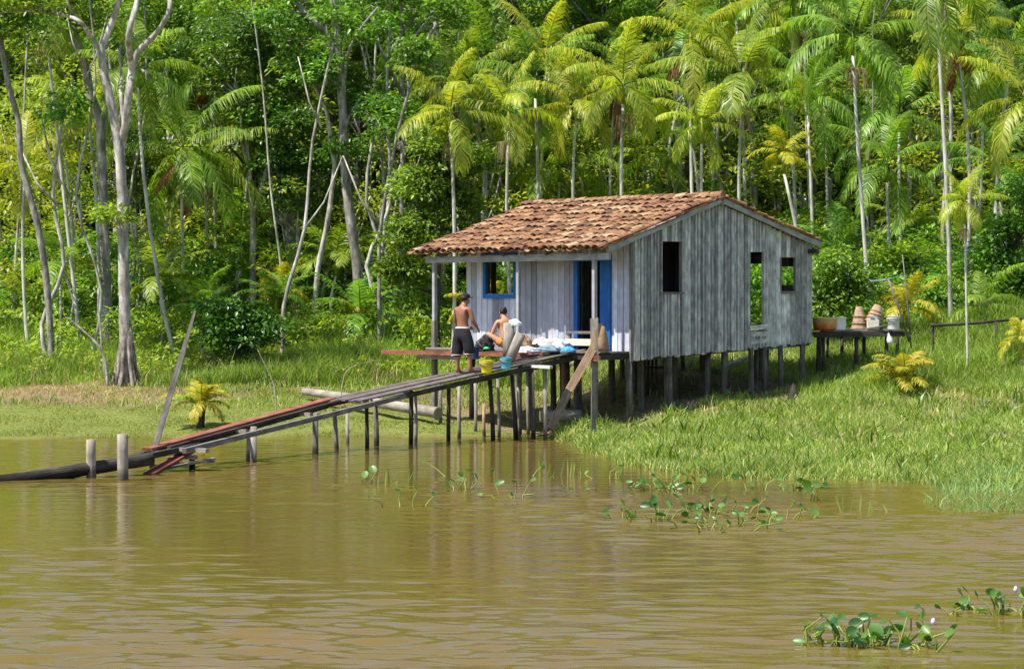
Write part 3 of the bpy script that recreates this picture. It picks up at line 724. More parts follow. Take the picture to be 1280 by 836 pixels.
field('bank_weeds', 26000, (1.5, 16), (40, 60), lambda x, y, r: (y-shore(x) > .3) & (r.random(len(x)) < sm((pn(x, y, 2.6, 3)-.55)*4)) & ~inhouse(x, y), lambda x, y: .28+.2*pn(x, y, 4.), (.02, .045), M['leaf_a'], 'dark broad leafed weeds dotted over the right bank', .9, 91)
field('bank_weeds', 9000, (1.5, 16), (44, 62), lambda x, y, r: (y-shore(x) > 1) & (r.random(len(x)) < sm((pn(x, y, 1.7, 6)-.6)*4)) & ~inhouse(x, y), lambda x, y: .22+.15*pn(x, y, 4.), (.015, .03), M['straw'], 'withered blades between the green grass of the right bank', 1.2, 92)
field('dry_grass', 14000, (2, 16), (50, 60), lambda x, y, r: r.random(len(x)) < .75*np.exp(-((px_of(x, y)-1150)/120)**2)*np.exp(-((y-54.5)/2.2)**2)+.05, lambda x, y: .10+0*x, (.01, .02), M['straw'], 'dry tan grass patch on the right bank', 2., 82)
field('weeds', 60000, (6.5, 17), (57.5, 71), lambda x, y, r: (r.random(len(x)) < .35+.65*pn(x, y, 1.4)) & (px_of(x, y) > 1000) & ~inhouse(x, y), lambda x, y: (.2+.42*pn(x, y, 1.1, 2)+.03*(y-57))*(1-.6*np.exp(-((px_of(x, y)-1050)/55)**2)), (.012, .025), M['grass_t'], 'taller weedy grass on the slope right of the house', .5, 83)
field('short_grass', 110000, (-16, 3), (56.5, 67), lambda x, y, r: (y-shore(x) > .1) & (r.random(len(x)) > .85*bare(x, y)) & (r.random(len(x)) < np.clip(1.2-(y-shore(x))/14, .35, 1)*(.5+.8*pn(x, y, 1.7, 1))), lambda x, y: (.035+.07*pn(x, y, 2.2))*(1+1.2*sm((y-62)/4)), (.010, .018), M['grass_s'], 'very short yellowish green grass along the left waterline', .8, 84)
field('dry_straw', 60000, (-17, -1), (61.5, 68.6), lambda x, y, r: r.random(len(x)) < (.06+.9*bare(x, y))*(.2+.8*pn(x, y, 1.2, 4)), lambda x, y: .13+0*x, (.010, .02), M['straw'], 'dry tan straw lying around the foot of the buttressed tree', 3., 85)
field('bank_weeds', 30000, (-17, 3), (62, 69), lambda x, y, r: r.random(len(x)) < sm((pn(x, y, 1.5, 8)-.4)*3)*sm((y-62)/4)*(1-.9*bare(x, y)), lambda x, y: .14+.2*pn(x, y, 3.), (.015, .035), M['grass'], 'uneven green weeds at the back of the left bank', .8, 93)
field('tall_grass', 110000, (-17, 3.5), (67.2, 77), lambda x, y, r: (r.random(len(x)) < .3+.8*pn(x, y, .8, 3)) & (px_of(x, y) < 690), lambda x, y: (.35+.55*pn(x, y, .7, 1))*(.65+.5*sm((y-68)/5))*(1+.45*np.exp(-((px_of(x, y)-430)/110)**2)), (.015, .03), M['grass_t'], 'tall green grass in front of the forest left of the house', .55, 86)
field('tall_grass', 3500, (-17, 3), (67, 74), lambda x, y, r: r.random(len(x)) < pn(x, y, 2.2, 5)**2, lambda x, y: .7+.3*pn(x, y, 1.7), (.012, .02), M['straw'], 'straw coloured seed heads among the tall grass', .5, 87)
field('reeds', 3600, (5.8, 8.6), (35.5, 43.5), lambda x, y, r: (px_of(x, y) > 1150+35*(1-pn(x, y, 2))) & (y-36.6 > .0) & (r.random(len(x)) < .2+.8*pn(x, y, 3., 2)), lambda x, y: .3+.15*pn(x, y, 2), (.012, .02), M['reed'], 'pale blue green grass growing out of the water at the right edge', 1., 88)

# ------------------------------------------------------------------ the stilt house
K = Vector((2.636, 57.0, 0)); DD = Vector((.748, .664, 0)).normalized(); LL = Vector((-DD.y, DD.x, 0))
def H(t, u, z): return K+DD*t+LL*u+Vector((0, 0, z))
house = empty('stilt_house', H(3, 2.8, 0), 'weathered grey plank house on stilts with a clay tile roof and blue trimmed porch', 'house')
HO = Vector(house.location)
def hb(mb, name, mat, par=None, lab=None):
    o = mb.build(name, M[mat]); o.parent = par or house
    if (par or house) is house: o.location = -HO
    if lab: o['label'] = lab
    return o
FL = 1.95; LEN = 6.06; WID = 5.61; TA = 2.79
def roofz(t):          # underside of the roof over the line t
    return 5.34-.325*(TA-t) if t < TA else 5.34-.283*(t-TA)
rh = random.Random(3)
# right gable wall: narrow upright boards with battens
def wall_boards(axis, a0, a1, bw, zlo, zhi, openings, th=.022, batten=True, off=0., jit=.012):
    """axis 'd': boards along the gable (t), axis 'u': along the front. openings: (a0,a1,z0,z1)"""
    mb = MB(); cuts = sorted(set([a0, a1]+[v for o in openings for v in o[:2] if a0 < v < a1])); cols = []
    for c0, c1 in zip(cuts[:-1], cuts[1:]):
        n = max(1, round((c1-c0)/bw)); cols += [(c0+(c1-c0)*i/n, c0+(c1-c0)*(i+1)/n) for i in range(n)]
    for i, (c0, c1) in enumerate(cols):
        mid = (c0+c1)/2; lo = zlo(mid)+rh.uniform(-.03, .03); hi = zhi(mid)
        segs = [(lo, hi)]
        for o in openings:
            if o[0]-1e-4 <= c0 and c1 <= o[1]+1e-4:
                ns = []
                for s in segs:
                    if o[2] > s[0]: ns.append((s[0], min(o[2], s[1])))
                    if o[3] < s[1]: ns.append((max(o[3], s[0]), s[1]))
                segs = ns
        dp = off+rh.uniform(-jit, jit)
        for (z0, z1) in segs:
            if z1-z0 < .03: continue
            tt = mid
            if axis == 'd': p0, p1, up = H(tt, dp, z0), H(tt, dp, z1), LL
            else: p0, p1, up = H(dp, tt, z0), H(dp, tt, z1), DD
            mb.box(p0, p1, (c1-c0)-rh.uniform(.006, .026), th, up)
            if batten and rh.random() < .85:
                e = (c1-.005)
                if axis == 'd': q0, q1 = H(e, dp-.028, z0+.01), H(e, dp-.028, z1-.02)
                else: q0, q1 = H(dp-.02, e, z0+.01), H(dp-.02, e, z1-.02)
                mb.box(q0, q1, rh.uniform(.022, .045), .034, up)
    return mb
gop = [(.954, 1.62, 3.27, 4.41), (3.89, 4.41, 2.36, 4.21), (4.99, 5.47, 3.30, 4.10)]
hb(wall_boards('d', 0.02, 4.45, .108, lambda t: 1.75+.052*t, lambda t: roofz(t)-.02, gop, off=0), 'side_wall', 'gable', lab='grey board gable wall with narrow upright battens')
hb(wall_boards('d', 4.45, LEN, .17, lambda t: 1.75+.052*t, lambda t: roofz(t)-.02, gop, batten=False, off=.03), 'side_wall', 'gable', lab='wider plain boards of the rear room wall')
mb = MB()
for k, (z, off) in enumerate([(2.30, -.02), (2.12, -.03), (2.44, 0)]):
    mb.box(H(3.86, -.03+off*.3, z), H(4.45, -.03+off*.3, z+.02*k), .02, .11, (0, 0, 1))
hb(mb, 'door_sill', 'gable', lab='loose boards across the foot of the open side doorway')
for (a, b, z0, z1) in gop[::2]:
    f = MB(); 
    f.box(H(a-.03, -.01, z0-.025), H(b+.03, -.01, z0-.025), .09, .045)
    f.box(H(a-.03, .06, z1), H(a-.03, .06, z0), .03, .08, LL); f.box(H(b+.03, .06, z1), H(b+.03, .06, z0), .03, .08, LL)
    hb(f, 'window_frame', 'greywood')
hb(MB().box(H(4.39, .03, 2.0), H(4.39, .03, 4.3), .09, .07, LL), 'door_post', 'gable')
# front wall
fop = [(3.85, 4.85, 3.24, 4.12), (.59, 1.787, 1.9, 4.02)]
hb(wall_boards('u', .02, WID, .185, lambda u: FL-.02, lambda u: roofz(0)-.02, fop, batten=False, off=0, jit=.003), 'front_wall', 'whitewash', lab='whitewashed porch wall of upright boards')
# corner boards
hb(MB().box(H(-.02, -.045, 1.72), H(-.02, -.045, roofz(0)-.03), .07, .05, LL), 'corner_post', 'greywood')
# left and rear walls
lop = [(.95, 1.60, 3.2, 4.05), (2.7, 3.6, 2.9, 4.3)]
hb(wall_boards('d', .03, LEN, .17, lambda t: FL-.05, lambda t: roofz(t)-.02, lop, batten=False, off=WID), 'side_wall', 'greywood', lab='left side wall with open shutters holes')
rop = [(1.42, 2.02, 2.1, 3.98), (.62, 1.0, 3.46, 3.9)]
hb(wall_boards('u', .05, WID-.02, .17, lambda u: 2.05, lambda u: roofz(LEN)-.02, rop, batten=False, off=LEN), 'rear_wall', 'greywood')
# inner partition, floor
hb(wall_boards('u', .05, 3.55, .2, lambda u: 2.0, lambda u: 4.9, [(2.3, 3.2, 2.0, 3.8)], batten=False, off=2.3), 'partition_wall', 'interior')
mb = MB()
for i in range(30):
    t = .1+i*.2; mb.box(H(t, .06, FL+.045*t), H(t, WID-.05, FL+.045*t), .19, .03)
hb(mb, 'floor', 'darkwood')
mb = MB()
for t in (.15, 1.6, 3.1, 4.5, 5.9): mb.box(H(t, .08, FL-.09+.05*t), H(t, WID-.05, FL-.09+.05*t), .08, .13)
for u in (.10, 1.9, 3.7, 5.5): mb.box(H(.05, u, FL-.16), H(6.0, u, FL+.12), .09, .12)
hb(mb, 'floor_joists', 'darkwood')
# blue door and window frames
def frame_u(u0, u1, z0, z1, w, bottom, nm):
    f = MB()
    f.box(H(-.035, u0+w/2, z0), H(-.035, u0+w/2, z1), w, .07, DD)
    f.box(H(-.035, u1-w/2, z0), H(-.035, u1-w/2, z1), w, .07, DD)
    f.box(H(-.036, u0+w, z1-w/2), H(-.036, u1-w, z1-w/2), .07, w)
    if bottom: f.box(H(-.036, u0+w, z0+w/2), H(-.036, u1-w, z0+w/2), .07, w)
    return hb(f, nm, 'blue')
frame_u(3.76, 4.94, 3.13, 4.2, .10, True, 'window_frame')
frame_u(.59, 1.79, 1.97, 4.1, .13, False, 'door_frame')
dl = hb(MB().box(H(.02, .93, 3.0), H(.55, 1.0, 3.0), .03, 2.0), 'door', 'blue', lab='blue plank door leaf swung inwards')
hb(MB().box(H(-.02, .84, 1.99), H(-.02, .84, 4.0), .22, .03, DD), 'door_jamb', 'blue')
# porch
mb = MB()
for i in range(6): mb.box(H(-.10-i*.155, -.02, FL-.02), H(-.10-i*.155, 6.0, FL-.02), .145, .035)
hb(mb, 'porch_floor', 'plank')
mb = MB(); mb.box(H(-.88, -.0, FL-.12), H(-.88, .9, FL-.12), .06, .13); mb.box(H(-.85, .03, FL-.12), H(-.05, .03, FL-.12), .06, .13)
hb(mb, 'porch_joist', 'darkwood')
zb = 4.05
hb(MB().box(H(-.75, -.12, zb), H(-.75, 6.2, zb+.0), .07, .15), 'eave_beam', 'fascia')
def porch_post(u, z0, zm):
    mb = MB(); mb.box(H(-.75, u, zm), H(-.75, u, zb-.075), .085, .085, DD)
    hb(mb, 'porch_post', 'fascia')
    g = H(-.75, u, 0); gg = float(gz(g.x, g.y))
    mb = MB(); mb.box(H(-.75, u, gg-.3), H(-.75, u, zm), .11, .11, DD)
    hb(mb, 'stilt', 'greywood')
porch_post(5.9, 0, 2.6); porch_post(2.90, 0, 1.9); porch_post(.37, 0, 1.9)
# stilts under the walls and inside
st = [(-.03, .02, .16), (.3, 2.0, .12), (.3, 3.7, .12), (.1, 5.5, .14), (1.3, .12, .17), (1.4, 1.4, .14), (1.0, .7, .14), (2.6, 1.2, .15), (2.8, .3, .14), (3.1, .05, .15), (3.4, 1.0, .20), (3.5, 2.4, .16), (3.7, 3.6, .15),
      (3.95, .04, .11), (4.4, .02, .11), (4.75, .6, .11), (4.95, .03, .13), (5.3, .8, .12), (5.75, .04, .13), (5.95, 1.6, .12), (5.9, 2.8, .12), (2.2, 2.9, .14), (1.8, 4.2, .14), (2.6, 4.9, .14), (4.4, 4.8, .13), (5.9, 4.2, .12), (5.9, 5.4, .12)]
for (t, u, w_) in st:
    g = H(t, u, 0); gg = float(gz(g.x, g.y)); lean = rh.uniform(-.06, .06)
    mb = MB()
    if rh.random() < .6: mb.tube([H(t+lean, u, gg-.3), H(t+lean*.5, u, (gg+FL)/2), H(t, u, FL-.16+.05*t)], [w_*.52, w_*.5, w_*.48], 8, .12)
    else: mb.box(H(t+lean, u, gg-.3), H(t, u, FL-.16+.05*t), w_*.9, w_*.7, DD)
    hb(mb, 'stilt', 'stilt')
# low crossed sticks (a small pen) under the house
mb = MB()
for i in range(7):
    g = H(2.1+i*.13, 2.1, 0); gg = float(gz(g.x, g.y)); mb.box(H(2.1+i*.13, 2.1, gg-.1), H(2.12+i*.13, 2.1, gg+1.0), .05, .03, DD)
mb.box(H(2.0, 2.06, 1.5), H(3.1, 2.06, 1.5), .03, .06)
hb(mb, 'pen_slats', 'darkwood')
# roof frame
mb = MB()
for u in np.linspace(.3, 6.2, 9): 
    mb.box(H(-.95, u, roofz(-.95)+.0), H(TA, u, roofz(TA)+.02), .05, .07); mb.box(H(TA, u, roofz(TA)+.02), H(LEN+.2, u, roofz(LEN+.2)), .05, .07)
hb(mb, 'rafters', 'greywood')
mb = MB()
mb.box(H(-.80, -.13, roofz(-.80)+.03), H(TA, -.13, roofz(TA)+.05), .05, .13); mb.box(H(TA, -.13, roofz(TA)+.052), H(LEN+.10, -.13, roofz(LEN+.10)+.03), .05, .15)
hb(mb, 'verge_board', 'fascia')
hb(MB().box(H(TA, -.18, 5.31), H(TA, -.10, 5.31), .06, .12), 'ridge_beam_end', 'palewood')
hb(MB().box(H(5.95, -.25, roofz(6.1)-.15), H(5.95, 5.6, roofz(6.1)-.15), .10, .10), 'rear_plate', 'darkwood')
# tiles
def tiles(t0, t1, name, seed):
    r = random.Random(seed); V = []; Fa = []
    e0 = H(t0, 0, roofz(t0)+.07); e1 = H(t1, 0, roofz(t1)+.09); sv = (e1-e0); SL = sv.length; sv.normalize()
    nrm = sv.cross(LL); nrm = nrm if nrm.z > 0 else -nrm
    step = .34; tl = .46; nr = int(SL/step)+1; U0 = -.12; U1 = 6.5; cw = .235; nc = int((U1-U0)/cw)
    def one(cu, cs, L, rad0, rad1, convex, dz, tw):
        b = len(V); n = 6
        for (s, rad, dd) in ((cs, rad0, dz+.03), (cs+L, rad1, dz)):
            for (ro) in (rad, rad-.014):
                for k in range(n+1):
                    a = math.pi*k/n; x = math.cos(a)*ro; y = math.sin(a)*ro*.62
                    if not convex: y = -y*.8+.045
                    V.append(tuple(e0+LL*(cu+x+tw*(s-cs))+sv*s+nrm*(y+dd)))
        m = n+1
        for k in range(n):
            o0, i0, o1, i1 = b, b+m, b+2*m, b+3*m
            Fa.append((o0+k, o1+k, o1+k+1, o0+k+1)); Fa.append((i0+k, i0+k+1, i1+k+1, i1+k))
            Fa.append((o0+k, o0+k+1, i0+k+1, i0+k)); Fa.append((o1+k, i1+k, i1+k+1, o1+k+1))
        Fa.append((b, b+m, b+3*m, b+2*m)); Fa.append((b+n, b+2*m+n, b+3*m+n, b+m+n))
    for c in range(nc+1):
        for q in range(nr):
            s = q*step; L = min(tl, SL-s+.02)
            if L < .1: continue
            sag = -.03*math.sin(math.pi*s/SL)*(.6+.4*math.sin(c*.3))+.01*math.sin(c*.9+q)
            cu = U0+c*cw+r.gauss(0, .012)
            one(cu, s+r.gauss(0, .02)-.02, L, .107, .09, False, .0+sag, 0)
            if c < nc: one(cu+cw/2, s+r.gauss(0, .028)-.03, L, .117, .092, True, .06+sag+r.gauss(0, .010), r.gauss(0, .05))
    me = bpy.data.meshes.new(name); me.from_pydata(V, [], Fa); me.materials.append(M['tile']); me.update()
    o = link(name, me, house); o.location = -HO; return o
tiles(-1.02, TA, 'roof_slope', 1)
tiles(LEN+.12, TA, 'roof_slope', 2)
mb = MB(); u = -.18
while u < 6.45:
    m2 = u+.42; z = roofz(TA)+.13
    V0 = []
    mb.tube([H(TA, u, z+rh.uniform(0, .02)), H(TA, m2+.04, z-.015+rh.uniform(0, .02))], [.115, .10], 10, .03, sq=.75); u = m2-.04
hb(mb, 'ridge_tiles', 'tile')

# ------------------------------------------------------------------ long red plank and dark plank by the porch
def at_h(t, u, z): return H(t, u, z)
def thing_mesh(name, mb, mat, label, cat, group=None):
    return tag(mb.build(name, M[mat]), label, cat, group)
thing_mesh('plank', MB().box(H(-.98, 7.54, 1.845), H(-.98, 1.75, 1.85), .16, .095), 'red', 'long red brown plank lying along the porch edge and sticking out to the left', 'plank')
thing_mesh('plank', MB().box(H(-1.0, 6.15, 1.735), H(-1.0, 4.75, 1.745), .14, .085), 'darkwood', 'short dark plank directly under the long red plank', 'plank')
thing_mesh('plank', MB().box(H(-.8, 6.1, 1.955), H(-.8, 4.3, 1.955), .12, .03), 'palewood', 'thin pale plank lying behind the long red plank left of the standing man', 'plank')

# ------------------------------------------------------------------ the boardwalk ramp
path = [Vector((-5.95, 46.3, .42)), Vector((-3.42, 52.3, 1.03)), Vector((-1.15, 56.0, 1.44)), Vector((1.30, 57.75, 1.93))]
ramp_ = empty('boardwalk', (-2.3, 54.5, 0), 'sloping plank boardwalk on thin posts rising from the water to the porch', 'boardwalk')
RO = Vector(ramp_.location)
def rb(mb, name, mat, lab=None):
    o = mb.build(name, M[mat], ramp_, -RO)
    if lab: o['label'] = lab
    return o
def perp(a, b): d = (b-a); d.z = 0; d.normalize(); return Vector((-d.y, d.x, 0))
n1 = perp(path[1], path[2]); n2 = perp(path[2], path[3]); n0 = perp(path[0], path[1])
nm = (n1+n2).normalized()
for i in range(5):
    w0 = -.42+i*.21
    for (a, b, na, nb) in ((path[1], path[2], n1, nm), (path[2], path[3], nm, n2)):
        e = (b-a).normalized()*rh.uniform(.05, .25)
        mb = MB(); mb.box(a+na*w0-e+Vector((0, 0, rh.uniform(0, .015))), b+nb*(w0+rh.uniform(-.02, .02))+e*.6+Vector((0, 0, rh.uniform(0.0, .04))), rh.uniform(.13, .175), .03)
        rb(mb, 'deck_plank', 'plank')
for (sd, dz) in ((-.44, -.10), (.44, -.10)):
    mb = MB(); mb.box(path[1]+n1*sd+Vector((0, 0, dz)), path[2]+nm*sd+Vector((0, 0, dz)), .06, .09)
    mb.box(path[2]+nm*sd+Vector((0, 0, dz-.01)), path[3]+n2*sd+Vector((0, 0, dz)), .07, .11); rb(mb, 'side_beam', 'darkwood')
# lower section: red plank over a dark beam on the far side, single beam on the near side
rb(MB().box(path[0]+n0*.40+Vector((-.25, -.4, -.03)), path[1]+n0*.42+Vector((.1, .1, .03)), .22, .045), 'deck_plank', 'red', 'faded red plank of the lower walkway')
rb(MB().box(path[0]+n0*.14+Vector((-.1, -.3, .0)), path[1]+n0*.12+Vector((.1, .1, .015)), .07, .04), 'deck_plank', 'darkwood')
rb(MB().box(path[0]+n0*.40+Vector((-.5, -.7, -.20)), path[1]+n0*.42+Vector((0, 0, -.09)), .10, .15), 'side_beam', 'darkwood')
rb(MB().box(path[0]+n0*-.35+Vector((-.25, -.3, -.05)), path[1]+n0*-.40+Vector((.8, 1.2, .05)), .09, .095), 'side_beam', 'greywood')
for (px, py, Y, w_, l_) in [(242, 571, 46.3, .10, .55), (317, 539, 48.7, .09, .55), (395, 518, 51.1, .10, .6), (466, 495, 53.2, .10, .8), (458, 501, 53.0, .08, .8), (515, 491, 54.9, .08, .9), (560, 483, 56.3, .08, .9), (614, 471, 57.0, .08, .9), (663, 460, 57.4, .08, .9)]:
    c = P(px, py, Y); mb = MB(); q = n1 if px > 330 else n0
    mb.box(c-q*l_*.35-Vector((.12, 0, 0)), c+q*l_*.65+Vector((.0, 0, 0)), w_, .07); rb(mb, 'cross_piece', 'palewood' if px < 470 else 'greywood')
posts = [ # px base, py base (z given), px top, py top, Y, width, mat, round
 (242, 588, 240, 574, 46.4, .14, 'darkwood'), (318, 579, 317, 533, 48.6, .15, 'palewood'), (309, 577, 311, 545, 49.1, .10, 'palewood'),
 (396, 569, 394, 522, 51.0, .15, 'stilt'), (421, 560, 418, 512, 52.6, .11, 'greywood'), (434, 545, 434, 515, 55.0, .09, 'palewood'),
 (458, 561, 458, 502, 53.2, .10, 'darkwood'), (470, 552, 469, 503, 54.0, .13, 'stilt'), (513, 557, 514, 488, 54.7, .12, 'darkwood'), (519, 553, 519, 490, 55.2, .09, 'palewood'),
 (560, 550, 561, 480, 55.9, .11, 'darkwood'), (574, 542, 574, 482, 57.0, .10, 'palewood'), (617, 545, 612, 472, 56.4, .12, 'darkwood'), (624, 540, 622, 472, 57.4, .09, 'palewood'),
 (646, 541, 639, 468, 56.9, .13, 'darkwood'), (650, 533, 647, 468, 57.8, .08, 'palewood'), (667, 538, 664, 462, 57.1, .12, 'stilt'), (661, 520, 659, 462, 58.6, .09, 'palewood'),
 (691, 505, 691, 452, 59.2, .17, 'darkwood'), (704, 500, 704, 450, 60, .12, 'tan'), (721, 515, 720, 447, 58.4, .13, 'stilt'), (594, 500, 594, 478, 58.8, .09, 'palewood'), (551, 500, 551, 485, 60, .1, 'greywood'), (606, 535, 605, 504, 58, .09, 'tan')]
for (bx, by, tx, ty, Y, w_, mt) in posts:
    b = P(bx, by, Y); g = float(gz(b.x, b.y)); b.z = min(b.z, g, 0)-.25; t = P(tx, ty, Y); w_ *= .86
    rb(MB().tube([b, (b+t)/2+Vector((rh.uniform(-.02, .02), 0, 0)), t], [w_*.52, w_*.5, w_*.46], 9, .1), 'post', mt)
# white board shelf beside the ramp
e = empty('bench', P(690, 458, 57.0), 'small white board seat on one pale post beside the ramp', 'bench'); EO = Vector(e.location)
MB().box(P(657, 457, 56.7)-EO, P(689, 459, 56.5)-EO, .22, .06).build('seat', M['whitepl'], e)
MB().tube([P(660, 456, 56.7)-EO, P(668, 453, 56.8)-EO, P(676, 456, 56.8)-EO], .03, 7).build('support', M['whitepl'], e)
b = P(682, 512, 56.7); b.z = min(b.z, float(gz(b.x, b.y)))-.2
MB().tube([b-EO, P(681, 461, 56.7)-EO], .05, 8).build('leg', M['palewood'], e)

# foot of the ramp: crossed boards in the water
def pxbox(a, b, w_, h_, up=(0, 0, 1)): return MB().box(P(*a), P(*b), w_, h_, up)
thing_mesh('plank', pxbox((237, 563, 46.6), (186, 593, 45.2), .24, .05), 'red', 'red plank sliding down into the water at the foot of the walkway', 'plank')
thing_mesh('plank', pxbox((182, 590, 45.4), (268, 573, 46.3), .1, .04), 'palewood', 'pale thin board crossing low at the foot of the walkway', 'plank')
thing_mesh('plank', pxbox((193, 582, 45.9), (268, 576, 46.2), .16, .05), 'greywood', 'grey board lying level just above the water by the red plank', 'plank')
thing_mesh('plank', pxbox((211, 561, 46.3), (259, 563, 46.1), .16, .07), 'palewood', 'short chunky pale board across the top of the ramp foot', 'plank')
thing_mesh('plank', pxbox((163, 575, 44.9), (250, 556, 46.9), .12, .10), 'darkwood', 'dark beam linking the floating log with the walkway', 'beam')
thing_mesh('plank', pxbox((184, 566, 46.2), (212, 564, 46.0), .12, .06), 'palewood', 'short pale board under the foot of the leaning pole', 'plank')
thing_mesh('stake', pxbox((190, 590, 45.8), (190, 563, 45.8), .08, .08), 'darkwood', 'stub stake under the ramp foot beside the leaning pole', 'stake')
lg = MB(); pts = smooth_pts([P(-60, 612, 42.9)+Vector((0, 0, .02)), P(0, 602, 43.5), P(60, 594, 43.9), P(120, 584, 44.4), P(190, 573, 45.0)])
lg.tube(pts, [.115]*len(pts), 10, .08)
thing_mesh('log', lg, 'darkwood', 'long dark log floating half sunk at the left edge', 'log')
for (bx, by, ty, Y, w_, lab) in [(113.5, 597, 549, 44.3, .165, 'shorter round mooring post standing in the water at left'), (153, 601, 542, 43.6, .185, 'taller round mooring post standing in the water at left')]:
    b = P(bx, by, Y); t = P(bx, ty, Y); b.z = -.4
    thing_mesh('mooring_post', MB().tube([b, b+(t-b)*.4+Vector((.01, 0, 0)), b+(t-b)*.75, t], [w_*.5, w_*.52, w_*.49, w_*.47], 12, .08), 'palewood', lab, 'post', 'round mooring posts in the water')
b = P(193, 561, 46.4); t = P(244, 388, 46.9)
m_ = b+(t-b)*.68
thing_mesh('pole', MB().box(b, m_, .10, .08, (0, 1, 0)).box(m_-(t-b)*.02, t, .09, .07, (0, 1, 0), .04, .03), 'greywood', 'tall squared pole leaning right above the foot of the walkway', 'pole')
# diagonal plank and white topped post at the right end of the porch
e = empty('prop', P(690, 533, 55.2), 'long tan plank propped diagonally against the porch edge beside the doorway post', 'plank'); EO = Vector(e.location)
MB().box(P(741, 436, 55.8)-EO, P(711, 488, 55.5)-EO, .17, .05, (0, 1, .2)).box(P(749, 404, 55.9)-EO, P(739, 440, 55.82)-EO, .13, .05, (0, 1, .2)).build('upper_board', M['tan'], e)
MB().box(P(712, 486, 55.52)-EO, P(688, 536, 55.2)-EO, .16, .06, (0, 1, .2)).build('lower_board', M['darkwood'], e)
b = P(742, 517, 55.9); b.z = float(gz(b.x, b.y))-.2
e = empty('post', b, 'white painted short post beside the propped plank', 'post'); EO = b
MB().box(Vector((0, 0, 0)), P(743, 448, 55.9)-EO, .10, .10, (0, 1, 0)).build('lower_post', M['greywood'], e)
MB().box(P(743, 448, 55.9)-EO, P(742, 398, 55.9)-EO, .15, .10, (0, 1, 0)).box(P(746, 448, 55.85)-EO, P(746, 397, 55.85)-EO, .06, .10, (0, 1, 0)).build('upper_post', M['palewood'], e)
MB().box(P(737, 448, 55.8)-EO, P(749, 448, 55.8)-EO, .1, .12).build('block', M['red'], e)
# bench in front of the door
e = empty('bench', H(-.35, 1.15, FL), 'low wooden bench with one back rail standing before the blue door', 'bench'); EO = Vector(e.location)
MB().box(H(-.3, .68, 2.14)-EO, H(-.3, 1.80, 2.14)-EO, .06, .15).build('seat', M['cloth_c'], e)
MB().box(H(-.24, .68, 2.36)-EO, H(-.24, 1.80, 2.36)-EO, .04, .06).build('back_rail', M['greywood'], e)
for u in (.72, 1.76): MB().box(H(-.2, u, FL)-EO, H(-.2, u, 2.38)-EO, .06, .05, DD).build('leg', M['greywood'], e)
# sack
def blob(c, sx, sy, sz, seed, rough=.25, n=4, fold=8.):
    bm = bmesh.new(); bmesh.ops.create_icosphere(bm, subdivisions=n, radius=1)
    r = np.random.default_rng(seed); ph = r.uniform(0, 6, 9)
    for v in bm.verts:
        x, y, z = v.co; k = 1+rough*(math.sin(fold*x+ph[0])*math.sin(fold*.8*y+ph[1])+.5*math.sin(fold*1.7*z+ph[2]+3*x))*.6+rough*.3*math.sin(fold*2.3*(x+y)+ph[3])
        v.co = Vector((x*sx*k, y*sy*k, max(z, -.15)*sz*k))
    for f in bm.faces: f.smooth = True
    me = bpy.data.meshes.new('m'); bm.to_mesh(me); bm.free(); return me
def blob_thing(name, c, s, seed, mat, label, cat, group=None, rough=.25):
    me = blob(None, *s, seed, rough); me.materials.append(M[mat]); o = link(name, me, None, c); return tag(o, label, cat, group)
sk = MB(); c = H(-.55, .36, FL)
sk.lathe(c, [(.0, 0), (.17, 0), (.19, .1), (.15, .28), (.09, .46), (.05, .56), (.0, .58)], 14, (.05, -.1, 1), .9)
thing_mesh('sack', sk, 'sack', 'brown pointed sack standing beside the white post at the porch corner', 'sack')
# logs standing on the ramp
for (a, b_, r_, lab) in [((635, 447, 56.9), (636, 404, 57.0), .125, 'upright pale wood log next to the squatting person'), ((637, 450, 56.5), (651, 417, 56.55), .115, 'slanting pale wood log leaning right against the upright log')]:
    A = P(*a); B = P(*b_); thing_mesh('log', MB().tube([A, (A+B)/2, B], [r_*.95, r_, r_*.97], 14, .05), 'palewood', lab, 'log')
clo = [('cloth', (643, 406, 57.0), (.15, .13, .12), 'cloth_w', 'white cloth draped over the top of the upright log', 1),
       ('cloth', (659, 438, 57.5), (.24, .18, .12), 'cloth_w', 'white cloth heap at the ramp edge below the black cloth', 2),
       ('cloth', (670, 434, 57.9), (.13, .12, .15), 'cloth_k', 'black cloth bundle between white and blue laundry', 3),
       ('cloth', (685, 437, 57.4), (.26, .17, .13), 'cloth_b', 'blue grey laundry heap in the middle of the porch edge', 4),
       ('cloth', (679, 431, 58.9), (.42, .2, .26), 'cloth_c', 'cream laundry pile against the whitewashed wall', 5),
       ('cloth', (699, 436, 58.2), (.18, .15, .24), 'cloth_w', 'white laundry heap left of the blue door', 6),
       ('cloth', (711, 434, 57.4), (.12, .12, .17), 'cloth_n', 'dark blue cloth by the door frame', 7),
       ('cloth', (710, 437, 57.0), (.16, .12, .10), 'cloth_l', 'bright light blue cloth at the foot of the door', 8),
       ('cloth', (655, 436, 58.6), (.2, .2, .35), 'sack', 'dark brown bundle right of the slanting log', 9)]
for (nm_, p, s, mt, lab, sd) in clo:
    c = P(*p)
    if sd > 1: c.z = FL if sd != 2 else FL-.02
    blob_thing(nm_, c, s, sd, mt, lab, 'laundry', rough=.2)
blob_thing('soap_dish', P(608, 436, 57.3), (.07, .06, .05), 31, 'green_pl', 'bright green plastic thing at the left knee of the squatting person', 'container', rough=.05)

